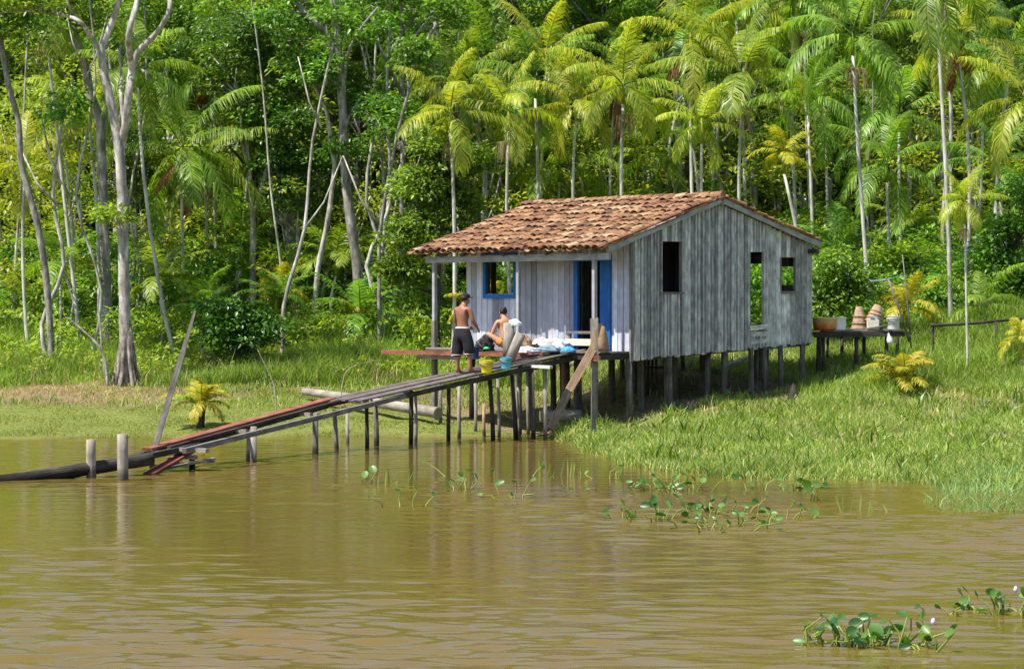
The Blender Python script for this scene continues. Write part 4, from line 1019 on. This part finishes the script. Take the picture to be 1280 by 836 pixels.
# buckets
def bucket(c, r0, r1, h, mat, name, label, handle=True, group=None):
    e = empty(name, c, label, 'bucket', group)
    MB().lathe((0, 0, 0), [(0, .01), (r0, 0), (r0*1.01, .02), (r1*.97, h*.8), (r1*1.06, h*.82), (r1*1.06, h*.86), (r1, h*.87), (r1*1.02, h), (r1*1.1, h*1.0), (r1*1.1, h*.96), (r1*.97, h*.985), (r0*.96, .03), (0, .03)], 24).build('body', M[mat], e)
    if handle:
        pts = [Vector((math.cos(a)*r1*1.05, -math.sin(a)*r1*.95, h*.9-abs(math.sin(a))*h*.25)) for a in np.linspace(0, math.pi, 9)]
        MB().tube(pts, .007, 5).build('handle', M['metal'], e)
    return e
def on_ramp(px, Y): # height of the ramp deck
    x = (px-640)/F*Y
    a = path
    for p, q in ((a[0], a[1]), (a[1], a[2]), (a[2], a[3])):
        if p.x <= x <= q.x: return p.z+(q.z-p.z)*(x-p.x)/(q.x-p.x)+.03
    return 1.9
c = P(608, 466.5, 55.6); bucket(c, .105, .15, .28, 'yellow', 'bucket', 'bright yellow bucket on the ramp at the feet of the standing man')
c = P(632.5, 461.5, 55.9); bucket(c, .10, .125, .26, 'cyan', 'bucket', 'light blue bucket on the ramp right of the yellow one')
c = P(592, 450, 57.2); c = P(593, 449, 57.0); bucket(c, .09, .11, .28, 'cloth_n', 'bucket', 'dark bucket half hidden behind the shorts of the standing man', False)
# tray / dark washing on the left of the squatting person
tb = MB(); a = P(600, 432, 57.4); b_ = P(619, 416, 57.9)
tb.box(a, b_, .26, .035, (0.2, -1, .3))
thing_mesh('board', tb, 'greywood', 'slanting washboard left of the squatting person', 'board')
blob_thing('cloth', P(607, 436, 57.5), (.2, .15, .25), 41, 'cloth_k', 'black wet cloth hanging below the slanting washboard', 'laundry', rough=.3)

# ------------------------------------------------------------------ drying platform at the right
pl = empty('platform', P(1070, 420, 63), 'low plank platform on stilts behind the right corner of the house', 'platform'); PO = Vector(pl.location)
zt = P(1070, 413, 62.5).z
for i in range(7):
    y = 61.9+i*.23; x0 = (1017-640)/F*62.2+rh.uniform(0, .25); x1 = (1128-640)/F*62+rh.uniform(-.5, .15)
    MB().box(Vector((x0, y, zt+rh.uniform(-.02, .02)))-PO, Vector((x1, y+rh.uniform(-.1, .1), zt+rh.uniform(-.02, .03)))-PO, .2, .035).build('plank', M['greywood'], pl)
MB().box(Vector((7.3, 61.85, zt-.10))-PO, Vector((9.5, 61.85, zt-.07))-PO, .08, .13).build('beam', M['darkwood'], pl)
MB().box(Vector((7.3, 63.3, zt-.10))-PO, Vector((9.5, 63.3, zt-.07))-PO, .08, .12).build('beam', M['darkwood'], pl)
for (px, y, w_) in [(1024, 61.9, .13), (1029, 61.9, .08), (1035, 63, .07), (1071, 61.95, .10), (1080, 63.2, .09), (1108, 61.95, .09), (1122, 63, .09), (1053, 63.3, .09)]:
    x = (px-640)/F*y; MB().tube([Vector((x+rh.uniform(-.03, .03), y, float(gz(x, y))-.2))-PO, Vector((x, y, zt-.03))-PO], w_/2, 8, .1).build('leg', M['darkwood'], pl)
MB().box(Vector((8.55, 61.9, zt+.04))-PO, Vector((9.35, 61.75, zt+.20))-PO, .13, .03).build('plank', M['greywood'], pl)
zt += .02
# basin
e = empty('basin', P(1031, 418, 61.9), 'faded red and cream round basin beside the house corner on the platform', 'basin')
e.location.z = zt
def redbasin():
    m, nt, bs, out = newmat('faded_red_basin')
    tc = nt.nodes.new('ShaderNodeTexCoord'); sx = nt.nodes.new('ShaderNodeSeparateXYZ'); nt.links.new(tc.outputs['Object'], sx.inputs[0])
    n = noise(nt, tc.outputs['Object'], 5, 5)
    a = N(nt, 'ShaderNodeMath', operation='MULTIPLY_ADD'); nt.links.new(sx.outputs[2], a.inputs[0]); a.inputs[1].default_value = 2; nt.links.new(n, a.inputs[2])
    nt.links.new(ramp(nt, a.outputs[0], [(.4, (.50, .06, .025)), (.7, (.62, .20, .06)), (.95, (.72, .50, .24))]), bs.inputs['Base Color']); bs.inputs['Roughness'].default_value = .5
    return m
MB().lathe((0, 0, 0), [(0, .01), (.25, 0), (.28, .03), (.30, .27), (.32, .28), (.32, .30), (.285, .30), (.26, .05), (0, .04)], 26).build('body', redbasin(), e)
e = empty('tub', P(1048, 418, 62.0), 'white square plastic tub touching the red basin', 'tub'); e.location.z = zt; e.location.x += .0
MB().box((0, 0, 0), (0, 0, .29), .30, .26, (0, 1, 0), .34, .30).build('body', M['whitepl'], e)
MB().box((0, 0, .28), (0, 0, .31), .37, .33, (0, 1, 0)).build('rim', M['whitepl'], e)
def basket(c, r0, r1, h, axis, label, first=False, seed=0):
    e = empty('basket', c, label, 'basket', 'woven baskets stacked on the platform'); r0 *= .86; r1 *= .86; h *= .9
    prof = []
    for i in range(9):
        t = i/8; prof.append((r0+(r1-r0)*t+.008*math.sin(i*2.6), h*t))
    MB().lathe((0, 0, 0), [(0, 0)]+prof+[(r1*1.05, h), (r1*1.05, h+.02)] if False else [(r0*1.0, 0)]+prof[1:]+[(0, h)], 20, axis).build('body', M['clay'], e)
    q = Vector(axis).normalized()
    MB().lathe((0, 0, 0), [(r0*1.0, -.012), (r0*1.08, 0), (r0*1.08, .03), (r0*.98, .04)], 20, axis).build('rim', M['claydark'], e)
    return e
x, y = (1074-640)/F*62.6, 62.6
for i, (dz, r0, r1, h, lab) in enumerate([(0, .235, .17, .24, 'lowest upturned basket of the straight left stack'), (.13, .205, .15, .24, 'second upturned basket of the straight left stack'), (.30, .17, .09, .28, 'topmost narrow basket of the straight left stack')]):
    basket(Vector((x, y, zt+dz+.01)), r0, r1, h, (0, 0, 1), lab)
x, y = (1090-640)/F*62.4, 62.4; ax = Vector((.30, .05, 1)).normalized()
for i, (dz, r0, r1, h, lab) in enumerate([(0.12, .235, .18, .2, 'lowest basket of the tilted right stack'), (.21, .22, .16, .2, 'second basket of the tilted right stack'), (.30, .20, .14, .2, 'third basket of the tilted right stack'), (.39, .175, .11, .19, 'topmost basket of the tilted right stack')]):
    basket(Vector((x, y, zt))+ax*dz+Vector((0, 0, .06)), r0, r1, h, ax, lab)
e = empty('container', P(1091, 418, 62.0), 'square cream plastic container in front of the tilted baskets', 'container'); e.location.z = zt
MB().box((0, 0, 0), (0, 0, .24), .26, .22, (0, 1, 0), .27, .23).build('body', M['cloth_c'], e); MB().lathe((0, 0, .24), [(.05, 0), (.05, .04), (0, .04)], 12).build('cap', M['cloth_n'], e)
blob_thing('cloth', P(1092, 402, 62.1), (.15, .1, .08), 51, 'cloth_l', 'blue cloth lying on the square cream container', 'laundry')
c = P(1117, 410, 62.2); c.z = zt; bucket(c, .13, .155, .33, 'whitepl', 'bucket', 'white bucket standing at the right end of the platform')
e = empty('bottle', P(1113, 429, 61.7), 'white plastic bottle hanging below the right end of the platform', 'bottle')
MB().lathe((0, 0, 0), [(0, 0), (.07, .0), (.08, .04), (.07, .12), (.025, .20), (.02, .24), (0, .25)], 12, (-.2, 0, 1)).build('body', M['whitepl'], e)
MB().tube([(-.05, 0, .24), (-.07, 0, .4)], .006, 4).build('string', M['metal'], e)
# sticks and rope behind the platform
for (a, b_, r_, lab) in [((1139, 410, 62.5), (1128, 318, 62.5), .02, 'thin pale stick standing at the right end of the platform'), ((1137, 402, 63), (1110, 348, 63), .032, 'dark forked stick leaning left behind the white bucket'),
                        ((1088, 352, 63.4), (1112, 350, 63.2), .03, 'horizontal branch behind the baskets')]:
    A = P(*a); B = P(*b_)
    if a[1] > 400: A.z -= .5
    thing_mesh('stick', MB().tube([A, (A+B)/2+Vector((.02, 0, .01)), B], [r_, r_*.9, r_*.7], 7, .15), 'greywood', lab, 'stick')
thing_mesh('rope', MB().tube(smooth_pts([P(1086, 350, 63), P(1100, 351, 62.9), P(1114, 348, 62.8), P(1128, 343, 62.5)]), .007, 5), 'rope', 'blue rope tied between sticks behind the platform', 'rope')
# long rail right
rl = empty('rail', G(1165, 0, 64), 'long dark pole rail resting on short posts in the grass at right', 'rail'); RO2 = Vector(rl.location)
MB().tube([P(1163, 407, 63.5)-RO2, P(1215, 404, 63.8)-RO2, P(1268, 399, 64)-RO2, P(1300, 397, 64.2)-RO2], [.04, .038, .036, .03], 8, .1).build('pole', M['darkwood'], rl)
for px, py in ((1166, 407), (1245, 402)):
    t = P(px, py, 63.6); b = Vector((t.x, t.y, float(gz(t.x, t.y))-.2)); MB().tube([b-RO2, t-RO2], .035, 8, .1).build('post', M['darkwood'], rl)

# ------------------------------------------------------------------ odds and ends on the banks
lgb = MB(); A = P(380, 489, 64.5); B = P(548, 516, 59.8)
for q in (A, B): q.z = max(q.z, float(gz(q.x, q.y))+.08)
lgb.tube([A, A+(B-A)*.3+Vector((0, 0, .02)), A+(B-A)*.7, B], [.09, .11, .12, .13], 12, .08)
thing_mesh('log', lgb, 'palewood', 'pale fallen log lying on the left bank behind the boardwalk', 'log')
A = P(676, 520, 57.5); B = P(725, 519, 57.8)
for q in (A, B): q.z = max(q.z, float(gz(q.x, q.y))+.1)
thing_mesh('log', MB().tube([A, B], .13, 10, .1), 'palewood', 'short pale log under the porch beside the propped plank', 'log')
A = P(895, 462, 63.6); B = P(962, 436, 65.5)
thing_mesh('plank', MB().box(A, B, .2, .05), 'palewood', 'pale plank leaning on the ground behind the house stilts', 'plank')
g = G(992, 0, 58.4)
thing_mesh('stump', MB().lathe(g-Vector((0, 0, .1)), [(.2, 0), (.17, .15), (.1, .35), (.05, .5), (.0, .58)], 9), 'bark_dark' if False else 'darkwood', 'dark pointed stump in the shade beside the rear stilts', 'stump')
def snag(pts, Y, r0, label, mat='bark_grey'):
    b = G(pts[0][0], 0, Y); q = [P(p[0], p[1], Y+(.1*i)) for i, p in enumerate(pts)]; q[0] = Vector((q[0].x, Y, b.z-.1)); q = smooth_pts(q)
    m = MB(); m.tube(q, [r0*(1-.7*i/(len(q)-1)) for i in range(len(q))], 6, .2)
    return tag(m.build('dead_branch', M[mat]), label, 'branch')
snag([(346, 510), (343, 485), (333, 460), (322, 437)], 60.5, .022, 'thin bent dry stick standing on the left bank', 'bark_grey')
snag([(135, 462), (128, 440), (100, 410), (82, 396)], 67, .05, 'bare dead branch arching left beside the buttress roots')
snag([(134, 462), (127, 430), (125, 400), (122, 380)], 67.2, .045, 'bare upright dead stem beside the arching dead branch')
snag([(425, 496), (430, 470), (450, 455), (478, 450)], 62, .014, 'thin twiggy branch above the fallen log', 'bark_grey')

# small yellow palm on the left bank
def small_palm(px, Y, s, stems, label, nfr, mat, up=.5, seed=0):
    b = G(px, 0, Y); e = empty('young_palm', b, label, 'young palm'); r = np.random.default_rng(seed)
    tops = []
    for (dx, dy, h) in stems:
        t = Vector((dx, dy, h)); MB().tube([Vector((dx*.4, dy*.4, -.1)), Vector((dx*.7, dy*.7, h*.5)), t], [.055, .045, .04], 8, .2).build('stem', M['bark_dark'], e); tops.append(t)
    for i in range(nfr):
        t = tops[i % len(tops)]; el = R(r.uniform(0, 80)); az = i*2.399+r.normal(0, .2)
        V, Fa = frond(s*r.uniform(.8, 1.1), el, az, R(r.uniform(50, 100)), 26, s*.30, .03, .5, r)
        me = npmesh('frond', V, Fa, M[mat if r.random() < .85 else ('palm_dead' if mat == 'palm_y' else 'palm')]); link('frond', me, e, t)
    return e
small_palm(250, 58.9, .85, [(-.08, 0, .55), (.1, .05, .6), (.03, -.05, .5)], 'small yellow green palm clump alone on the left bank', 20, 'palm_gold', seed=3)
small_palm(1124, 58.3, 1.0, [(.0, 0, .25), (.15, .05, .3)], 'low golden palm clump in the grass below the drying platform', 18, 'palm_gold', seed=9)

# ------------------------------------------------------------------ floating hyacinths
def hyacinth(px, py, n, spread, size, label, group, seed, flower=False):
    Y = CH*F/(py-HZ); x = (px-640)/F*Y; e = empty('water_hyacinth', (x, Y, 0), label, 'water plant', group); r = np.random.default_rng(seed)
    C = []; T = []; Nn = []; L = []; W = []; m = MB()
    for i in range(int(n*1.15)):
        ax, ay = r.normal(0, spread*1.5, 2); ay *= .8
        h = r.uniform(.03, .30)*size*6.5; h = min(h, .30)*r.uniform(.6, 1.2); dx, dy = r.normal(0, .09, 2)
        tip = Vector((ax+dx, ay+dy, h)); root = Vector((ax*.75, ay*.75, -.03)); mid = (tip+root)/2+Vector((r.normal(0, .03), r.normal(0, .03), .03))
        m.tube([Vector((0, 0, -.06)), root, mid, tip], [.012, .013, .010, .006], 5, cap=False)
        a = r.uniform(0, 6.28); t = Vector((math.cos(a), math.sin(a), r.uniform(-.2, .9))).normalized()
        nn = Vector((r.normal(0, .8), r.normal(-.5, .8), .8)).normalized(); l = size*r.uniform(.7, 1.25)
        C.append(tip); T.append(t); Nn.append(nn); L.append(l); W.append(l*r.uniform(.6, .85))
    # rounded leaf blades: fans of 8 points
    V = []; Fa = []
    for c, t, nn, l, w_ in zip(C, T, Nn, L, W):
        s = t.cross(nn).normalized(); nn = s.cross(t); b = len(V); V.append(tuple(c+t*l*.5-nn*l*.08))
        for k in range(10):
            a = 2*math.pi*k/10+math.pi; q = c+t*(l*.5+math.cos(a)*l*.5)+s*math.sin(a)*w_*.5+nn*(abs(math.sin(a))*l*.1); V.append(tuple(q))
        for k in range(10): Fa.append((b, b+1+k, b+1+(k+1) % 10))
    me = npmesh('leaves', V, Fa, M['hyacinth'], True); link('leaves', me, e); m.build('stems', M['hystem'], e)
    if flower:
        fm = MB(); fm.lathe((.05, 0, .2), [(0, 0), (.014, .02), (.024, .04), (.012, .07), (0, .075)], 8); fm.build('flower', M['flower'], e)
    return e
HG = 'floating water hyacinth clumps'
hy = [(1052, 803, 17, .17, .13, 'large hyacinth clump at the bottom right, its left half'), (1098, 806, 15, .16, .13, 'large hyacinth clump at the bottom right, its right half'), (1010, 806, 6, .12, .12, 'flat hyacinth leaves left of the large bottom clump'),
      (1160, 812, 7, .10, .12, 'small hyacinth with a lilac flower right of the large bottom clump'), (1182, 770, 5, .10, .10, 'few hyacinth leaves left of the right edge group'),
      (1222, 762, 6, .13, .11, 'hyacinth with tall single leaves near the right edge'), (1264, 768, 12, .16, .12, 'hyacinth clump cut by the right edge'),
      (777, 648, 6, .15, .13, 'small hyacinth at the left of the middle group'), (818, 650, 7, .16, .13, 'upright hyacinth second in the middle group'), (862, 612, 12, .3, .13, 'long hyacinth raft under the grass edge'),
      (825, 612, 9, .2, .13, 'hyacinth raft at the left tip under the grass edge'), (905, 640, 16, .26, .13, 'densest hyacinth in the middle group'), (930, 655, 12, .28, .12, 'trailing hyacinth right of the densest one'), (890, 662, 8, .25, .11, 'lowest trailing hyacinth of the middle group'),
      (977, 648, 8, .22, .12, 'hyacinth at the right end of the middle group'), (950, 612, 4, .14, .14, 'single tall leafed hyacinth right of the grass edge raft'), (995, 612, 8, .2, .12, 'hyacinth by the muddy grass edge'), (1025, 625, 4, .12, .14, 'two leaf hyacinth right of the muddy edge'),
      (757, 598, 5, .15, .13, 'small hyacinth at the tip of the grass bank'), (745, 610, 4, .3, .10, 'scattered small leaves left of the middle group'),
      (576, 612, 8, .18, .15, 'hyacinth in open water below the boardwalk'), (642, 622, 6, .16, .14, 'round leafed hyacinth right of the one in open water'), (500, 632, 4, .14, .12, 'three leaf hyacinth low in the open water'), (464, 604, 2, .06, .16, 'single pale hyacinth leaf by the reed stalks'), (625, 596, 3, .3, .14, 'two hyacinth leaves just below the boardwalk posts')]
for i, (px, py, n, sp, sz, lab) in enumerate(hy): hyacinth(px, py, n, sp, sz, lab, HG, 200+i, flower=i in (3, 6))
def stalks(px, py, n, label, seed, spread=.35):
    Y = CH*F/(py-HZ); x = (px-640)/F*Y; r = np.random.default_rng(seed)
    B = np.stack([x+r.uniform(-spread, spread, n), Y+r.uniform(-.4, .4, n), np.full(n, -.05)], 1); h = r.uniform(.12, .4, n)
    T = unit(r.normal(0, .2, (n, 3))+np.array([.15, 0, 1])); S = np.tile(np.array([[1., 0, 0]]), (n, 1))
    V, Fa = strips(B, T, T, h, np.full(n, .022), S)
    return tag(link('reed_tuft', npmesh('reed_tuft', V, Fa, M['hystem'])), label, 'reeds', kind='stuff')
stalks(492, 606, 14, 'short reed stalks poking out of the water beside the pale hyacinth leaf', 1); stalks(705, 595, 14, 'thin reed stalks in the water left of the grass bank', 2, .5)
stalks(1085, 640, 10, 'few thin reed stalks in the water below the right bank', 3, .5)

# ------------------------------------------------------------------ people
def skin(name, joints, edges, mat, sub=2, root=0):
    keys = list(joints); me = bpy.data.meshes.new(name)
    me.from_pydata([joints[k][0] for k in keys], [(keys.index(a), keys.index(b)) for a, b in edges], [])
    o = bpy.data.objects.new(name, me); COL.objects.link(o)
    o.modifiers.new('s', 'SKIN'); sub_ = o.modifiers.new('b', 'SUBSURF'); sub_.levels = sub_.render_levels = sub
    for i, k in enumerate(keys):
        v = me.skin_vertices[0].data[i]; r = joints[k][1]; v.radius = (r, r) if not hasattr(r, '__len__') else r
        v.use_root = (i == root)
    dg = bpy.context.evaluated_depsgraph_get(); ev = o.evaluated_get(dg)
    nm_ = bpy.data.meshes.new_from_object(ev); bpy.data.objects.remove(o)
    nm_.materials.clear(); nm_.materials.append(mat)
    nm_.polygons.foreach_set('use_smooth', np.ones(len(nm_.polygons), bool)); return nm_
def join_meshes(name, mats, meshes):
    bm = bmesh.new()
    for m in meshes: bm.from_mesh(m)
    me = bpy.data.meshes.new(name); bm.to_mesh(me); bm.free(); me.materials.append(mats)
    me.polygons.foreach_set('use_smooth', np.ones(len(me.polygons), bool)); return me
def sph(c, s, n=2):
    bm = bmesh.new(); bmesh.ops.create_icosphere(bm, subdivisions=n, radius=1)
    for v in bm.verts: v.co = Vector((v.co.x*s[0]+c[0], v.co.y*s[1]+c[1], v.co.z*s[2]+c[2]))
    me = bpy.data.meshes.new('s'); bm.to_mesh(me); bm.free(); return me
def hand(J, E, side, wrist, d, palm, r=.011):
    """five fingers rooted inside the palm. d = finger direction, palm = thumb side"""
    d = Vector(d).normalized(); t = Vector(palm).normalized(); w0 = Vector(wrist); nrm = d.cross(t)
    pk = side+'palm'; J[pk] = (tuple(w0+d*.06), (.036, .02)); E.append((side+'wrist', pk))
    for i, L in enumerate((.07, .08, .075, .06)):
        a = w0+d*.085+t*(.027-.018*i); b = a+d*L*.55-nrm*.005; c = b+d*L*.4-nrm*.03
        J[f'{side}f{i}a'] = (tuple(a), r); J[f'{side}f{i}b'] = (tuple(b), r*.9); J[f'{side}f{i}c'] = (tuple(c), r*.75)
        E += [(pk, f'{side}f{i}a'), (f'{side}f{i}a', f'{side}f{i}b'), (f'{side}f{i}b', f'{side}f{i}c')]
    a = w0+d*.04+t*.04; b = a+(d+t*.6).normalized()*.04; J[side+'ta'] = (tuple(a), r*1.1); J[side+'tb'] = (tuple(b), r*.85)
    E += [(pk, side+'ta'), (side+'ta', side+'tb')]
def head_parts(c, fwd, s=1.):
    """c head centre, fwd unit facing; returns nose, ears, brow meshes merged into the body"""
    f = Vector(fwd).normalized(); sd = f.cross(Vector((0, 0, 1))).normalized(); c = Vector(c); out = []
    out.append(sph(c+f*.10*s-Vector((0, 0, .01)), (.014, .018, .022), 1))
    for k in (1, -1): out.append(sph(c+sd*k*.078*s-Vector((0, 0, .005)), (.012, .018, .03), 1))
    out.append(sph(c+f*.055*s-Vector((0, 0, .07)), (.045, .045, .035), 2))
    return out

# standing man
FEET = P(578, 470, 55.9); FEET.z = on_ramp(577, 56.0)+.0
man = empty('person', FEET, 'shirtless man in long black shorts and dark cap standing on the ramp', 'person', rz=-R(38))
J = {'pelvis': ((0, 0, .93), (.15, .11)), 'waist': ((0, .015, 1.06), (.125, .09)), 'chest': ((0, .0, 1.24), (.155, .10)), 'up': ((0, .0, 1.38), (.15, .085)),
     'neck': ((0, .045, 1.50), .052), 'jaw': ((0, .085, 1.565), (.062, .075)), 'head': ((0, .10, 1.64), (.078, .092)), 'top': ((0, .095, 1.71), (.062, .075)),
     'Lsh': ((-.175, .01, 1.415), .058), 'Lel': ((-.235, .06, 1.13), .042), 'Lmid': ((-.20, .20, 1.06), .040), 'Lwrist': ((-.13, .33, 1.03), .026),
     'Rsh': ((.175, .01, 1.415), .058), 'Rel': ((.24, .05, 1.13), .042), 'Rmid': ((.22, .18, 1.05), .040), 'Rwrist': ((.13, .33, .99), .026),
     'Lhip': ((-.09, 0, .86), .095), 'Lkn': ((-.13, .03, .48), .056), 'Lcalf': ((-.13, -.0, .34), .056), 'Lan': ((-.13, 0, .09), .036), 'Lball': ((-.145, .12, .035), (.042, .028)), 'Ltoe': ((-.15, .20, .02), (.036, .018)),
     'Rhip': ((.09, 0, .86), .095), 'Rkn': ((.14, .07, .50), .056), 'Rcalf': ((.15, .05, .36), .056), 'Ran': ((.16, .04, .12), .036), 'Rball': ((.18, .15, .06), (.042, .028)), 'Rtoe': ((.19, .22, .045), (.036, .018)), 'Rheel': ((.155, 0, .08), .03), 'Lheel': ((-.125, -.04, .04), .03)}
E = [('pelvis', 'waist'), ('waist', 'chest'), ('chest', 'up'), ('up', 'neck'), ('neck', 'jaw'), ('jaw', 'head'), ('head', 'top')]
for s in 'LR': E += [('up', s+'sh'), (s+'sh', s+'el'), (s+'el', s+'mid'), (s+'mid', s+'wrist'), ('pelvis', s+'hip'), (s+'hip', s+'kn'), (s+'kn', s+'calf'), (s+'calf', s+'an'), (s+'an', s+'ball'), (s+'ball', s+'toe'), (s+'an', s+'heel')]
hand(J, E, 'L', J['Lwrist'][0], (.35, .8, -.45), (.7, 0, .7)); hand(J, E, 'R', J['Rwrist'][0], (-.3, .8, -.45), (-.7, 0, .7))
b0 = skin('body', J, E, M['skin_d'], 2)
bd = join_meshes('body', M['skin_d'], [b0]+head_parts((0, .10, 1.64), (.25, .95, -.3)))
link('body', bd, man)
def shorts(J2, E2, mat, name='shorts'): return skin(name, J2, E2, mat, 2)
sh = {'p': ((0, 0, .93), (.165, .125)), 'w': ((0, .01, 1.035), (.14, .108)), 'L1': ((-.10, 0, .83), .125), 'L2': ((-.13, .01, .62), .125), 'L3': ((-.145, .01, .36), .128), 'R1': ((.10, 0, .83), .125), 'R2': ((.135, .04, .62), .125), 'R3': ((.155, .055, .37), .128)}
shm = link('shorts', shorts(sh, [('p', 'w'), ('p', 'L1'), ('L1', 'L2'), ('L2', 'L3'), ('p', 'R1'), ('R1', 'R2'), ('R2', 'R3')], M['cloth_k']), man)
sv = np.array([v.co[:] for v in shm.data.vertices])
def band(name, sel, z, h, grow):
    q = sv[sel & (np.abs(sv[:, 2]-z) < .035)]; c = (q.min(0)+q.max(0))/2; ex = (q.max(0)-q.min(0))/2+grow
    MB().lathe((0, 0, 0), [(.96, 0), (1, h*.2), (1, h*.8), (.96, h)], 24).build(name, M['cloth_w'], shm, (c[0], c[1], z)).scale = (ex[0], ex[1], 1)
band('waistband', sv[:, 2] > .5, sv[:, 2].max()-.035, .03, .004)
for sg in (-1, 1):
    sel = (sv[:, 0]*sg > 0) & (sv[:, 2] < .6); band('hem', sel, sv[sel][:, 2].min()+.035, .014, .003)
man.scale = (1.08, 1.08, 1.0)
cap = join_meshes('cap', M['cloth_k'], [sph((0, .10, 1.695), (.092, .108, .070), 3), sph((.03, .215, 1.665), (.07, .075, .012), 2)])
link('cap', cap, man)
hr = join_meshes('hair', M['hair'], [sph((0, .065, 1.655), (.086, .088, .075), 3)]); link('hair', hr, man)
# squatting person
SQ = H(-.55, 3.75, FL); SQ = P(634, 438, 57.6); SQ.z = FL+.0
sq = empty('person', SQ, 'shirtless person with dark hair squatting over laundry on the porch edge', 'person', rz=R(28))
J = {'pelvis': ((0, 0, .17), (.17, .13)), 'waist': ((0, .03, .32), (.14, .105)), 'chest': ((0, .09, .50), (.165, .11)), 'up': ((0, .13, .63), (.155, .09)), 'neck': ((.02, .19, .735), .052), 'jaw': ((.025, .235, .79), (.06, .072)),
     'head': ((.03, .26, .86), (.078, .092)), 'top': ((.03, .25, .925), (.062, .072)),
     'Lsh': ((-.18, .14, .655), .056), 'Lel': ((-.28, .20, .38), .042), 'Lmid': ((-.22, .33, .30), .040), 'Lwrist': ((-.12, .46, .23), .026), 'Rsh': ((.18, .14, .655), .056), 'Rel': ((.27, .24, .40), .042), 'Rmid': ((.2, .36, .32), .040), 'Rwrist': ((.10, .47, .24), .026),
     'Lhip': ((-.10, .03, .15), .10), 'Lth': ((-.25, .16, .28), .08), 'Lkn': ((-.36, .27, .40), .058), 'Lcalf': ((-.30, .30, .24), .055), 'Lan': ((-.22, .34, .06), .036), 'Ltoe': ((-.26, .47, .02), (.04, .02)),
     'Rhip': ((.10, .03, .15), .10), 'Rth': ((.25, .16, .28), .08), 'Rkn': ((.36, .27, .38), .058), 'Rcalf': ((.30, .30, .24), .055), 'Ran': ((.22, .34, .06), .036), 'Rtoe': ((.26, .47, .02), (.04, .02))}
E = [('pelvis', 'waist'), ('waist', 'chest'), ('chest', 'up'), ('up', 'neck'), ('neck', 'jaw'), ('jaw', 'head'), ('head', 'top')]
for s in 'LR': E += [('up', s+'sh'), (s+'sh', s+'el'), (s+'el', s+'mid'), (s+'mid', s+'wrist'), ('pelvis', s+'hip'), (s+'hip', s+'th'), (s+'th', s+'kn'), (s+'kn', s+'calf'), (s+'calf', s+'an'), (s+'an', s+'toe')]
hand(J, E, 'L', J['Lwrist'][0], (.3, .8, -.5), (.7, 0, .7)); hand(J, E, 'R', J['Rwrist'][0], (-.3, .8, -.5), (-.7, 0, .7))
b0 = skin('body', J, E, M['skin_l'], 2)
link('body', join_meshes('body', M['skin_l'], [b0]+head_parts((.03, .26, .86), (.1, .95, -.3))), sq)
sh = {'p': ((0, 0, .155), (.18, .14)), 'w': ((0, .015, .245), (.155, .12)), 'L1': ((-.13, .06, .18), .112), 'L2': ((-.24, .16, .27), .092), 'R1': ((.13, .06, .18), .112), 'R2': ((.24, .16, .27), .092)}
link('shorts', shorts(sh, [('p', 'w'), ('p', 'L1'), ('L1', 'L2'), ('p', 'R1'), ('R1', 'R2')], plain('orange_shorts', (.72, .26, .06), .9)), sq)
link('hair', join_meshes('hair', M['hair'], [sph((.03, .235, .885), (.088, .092, .085), 3), sph((.01, .15, .94), (.05, .045, .05), 2)]), sq)
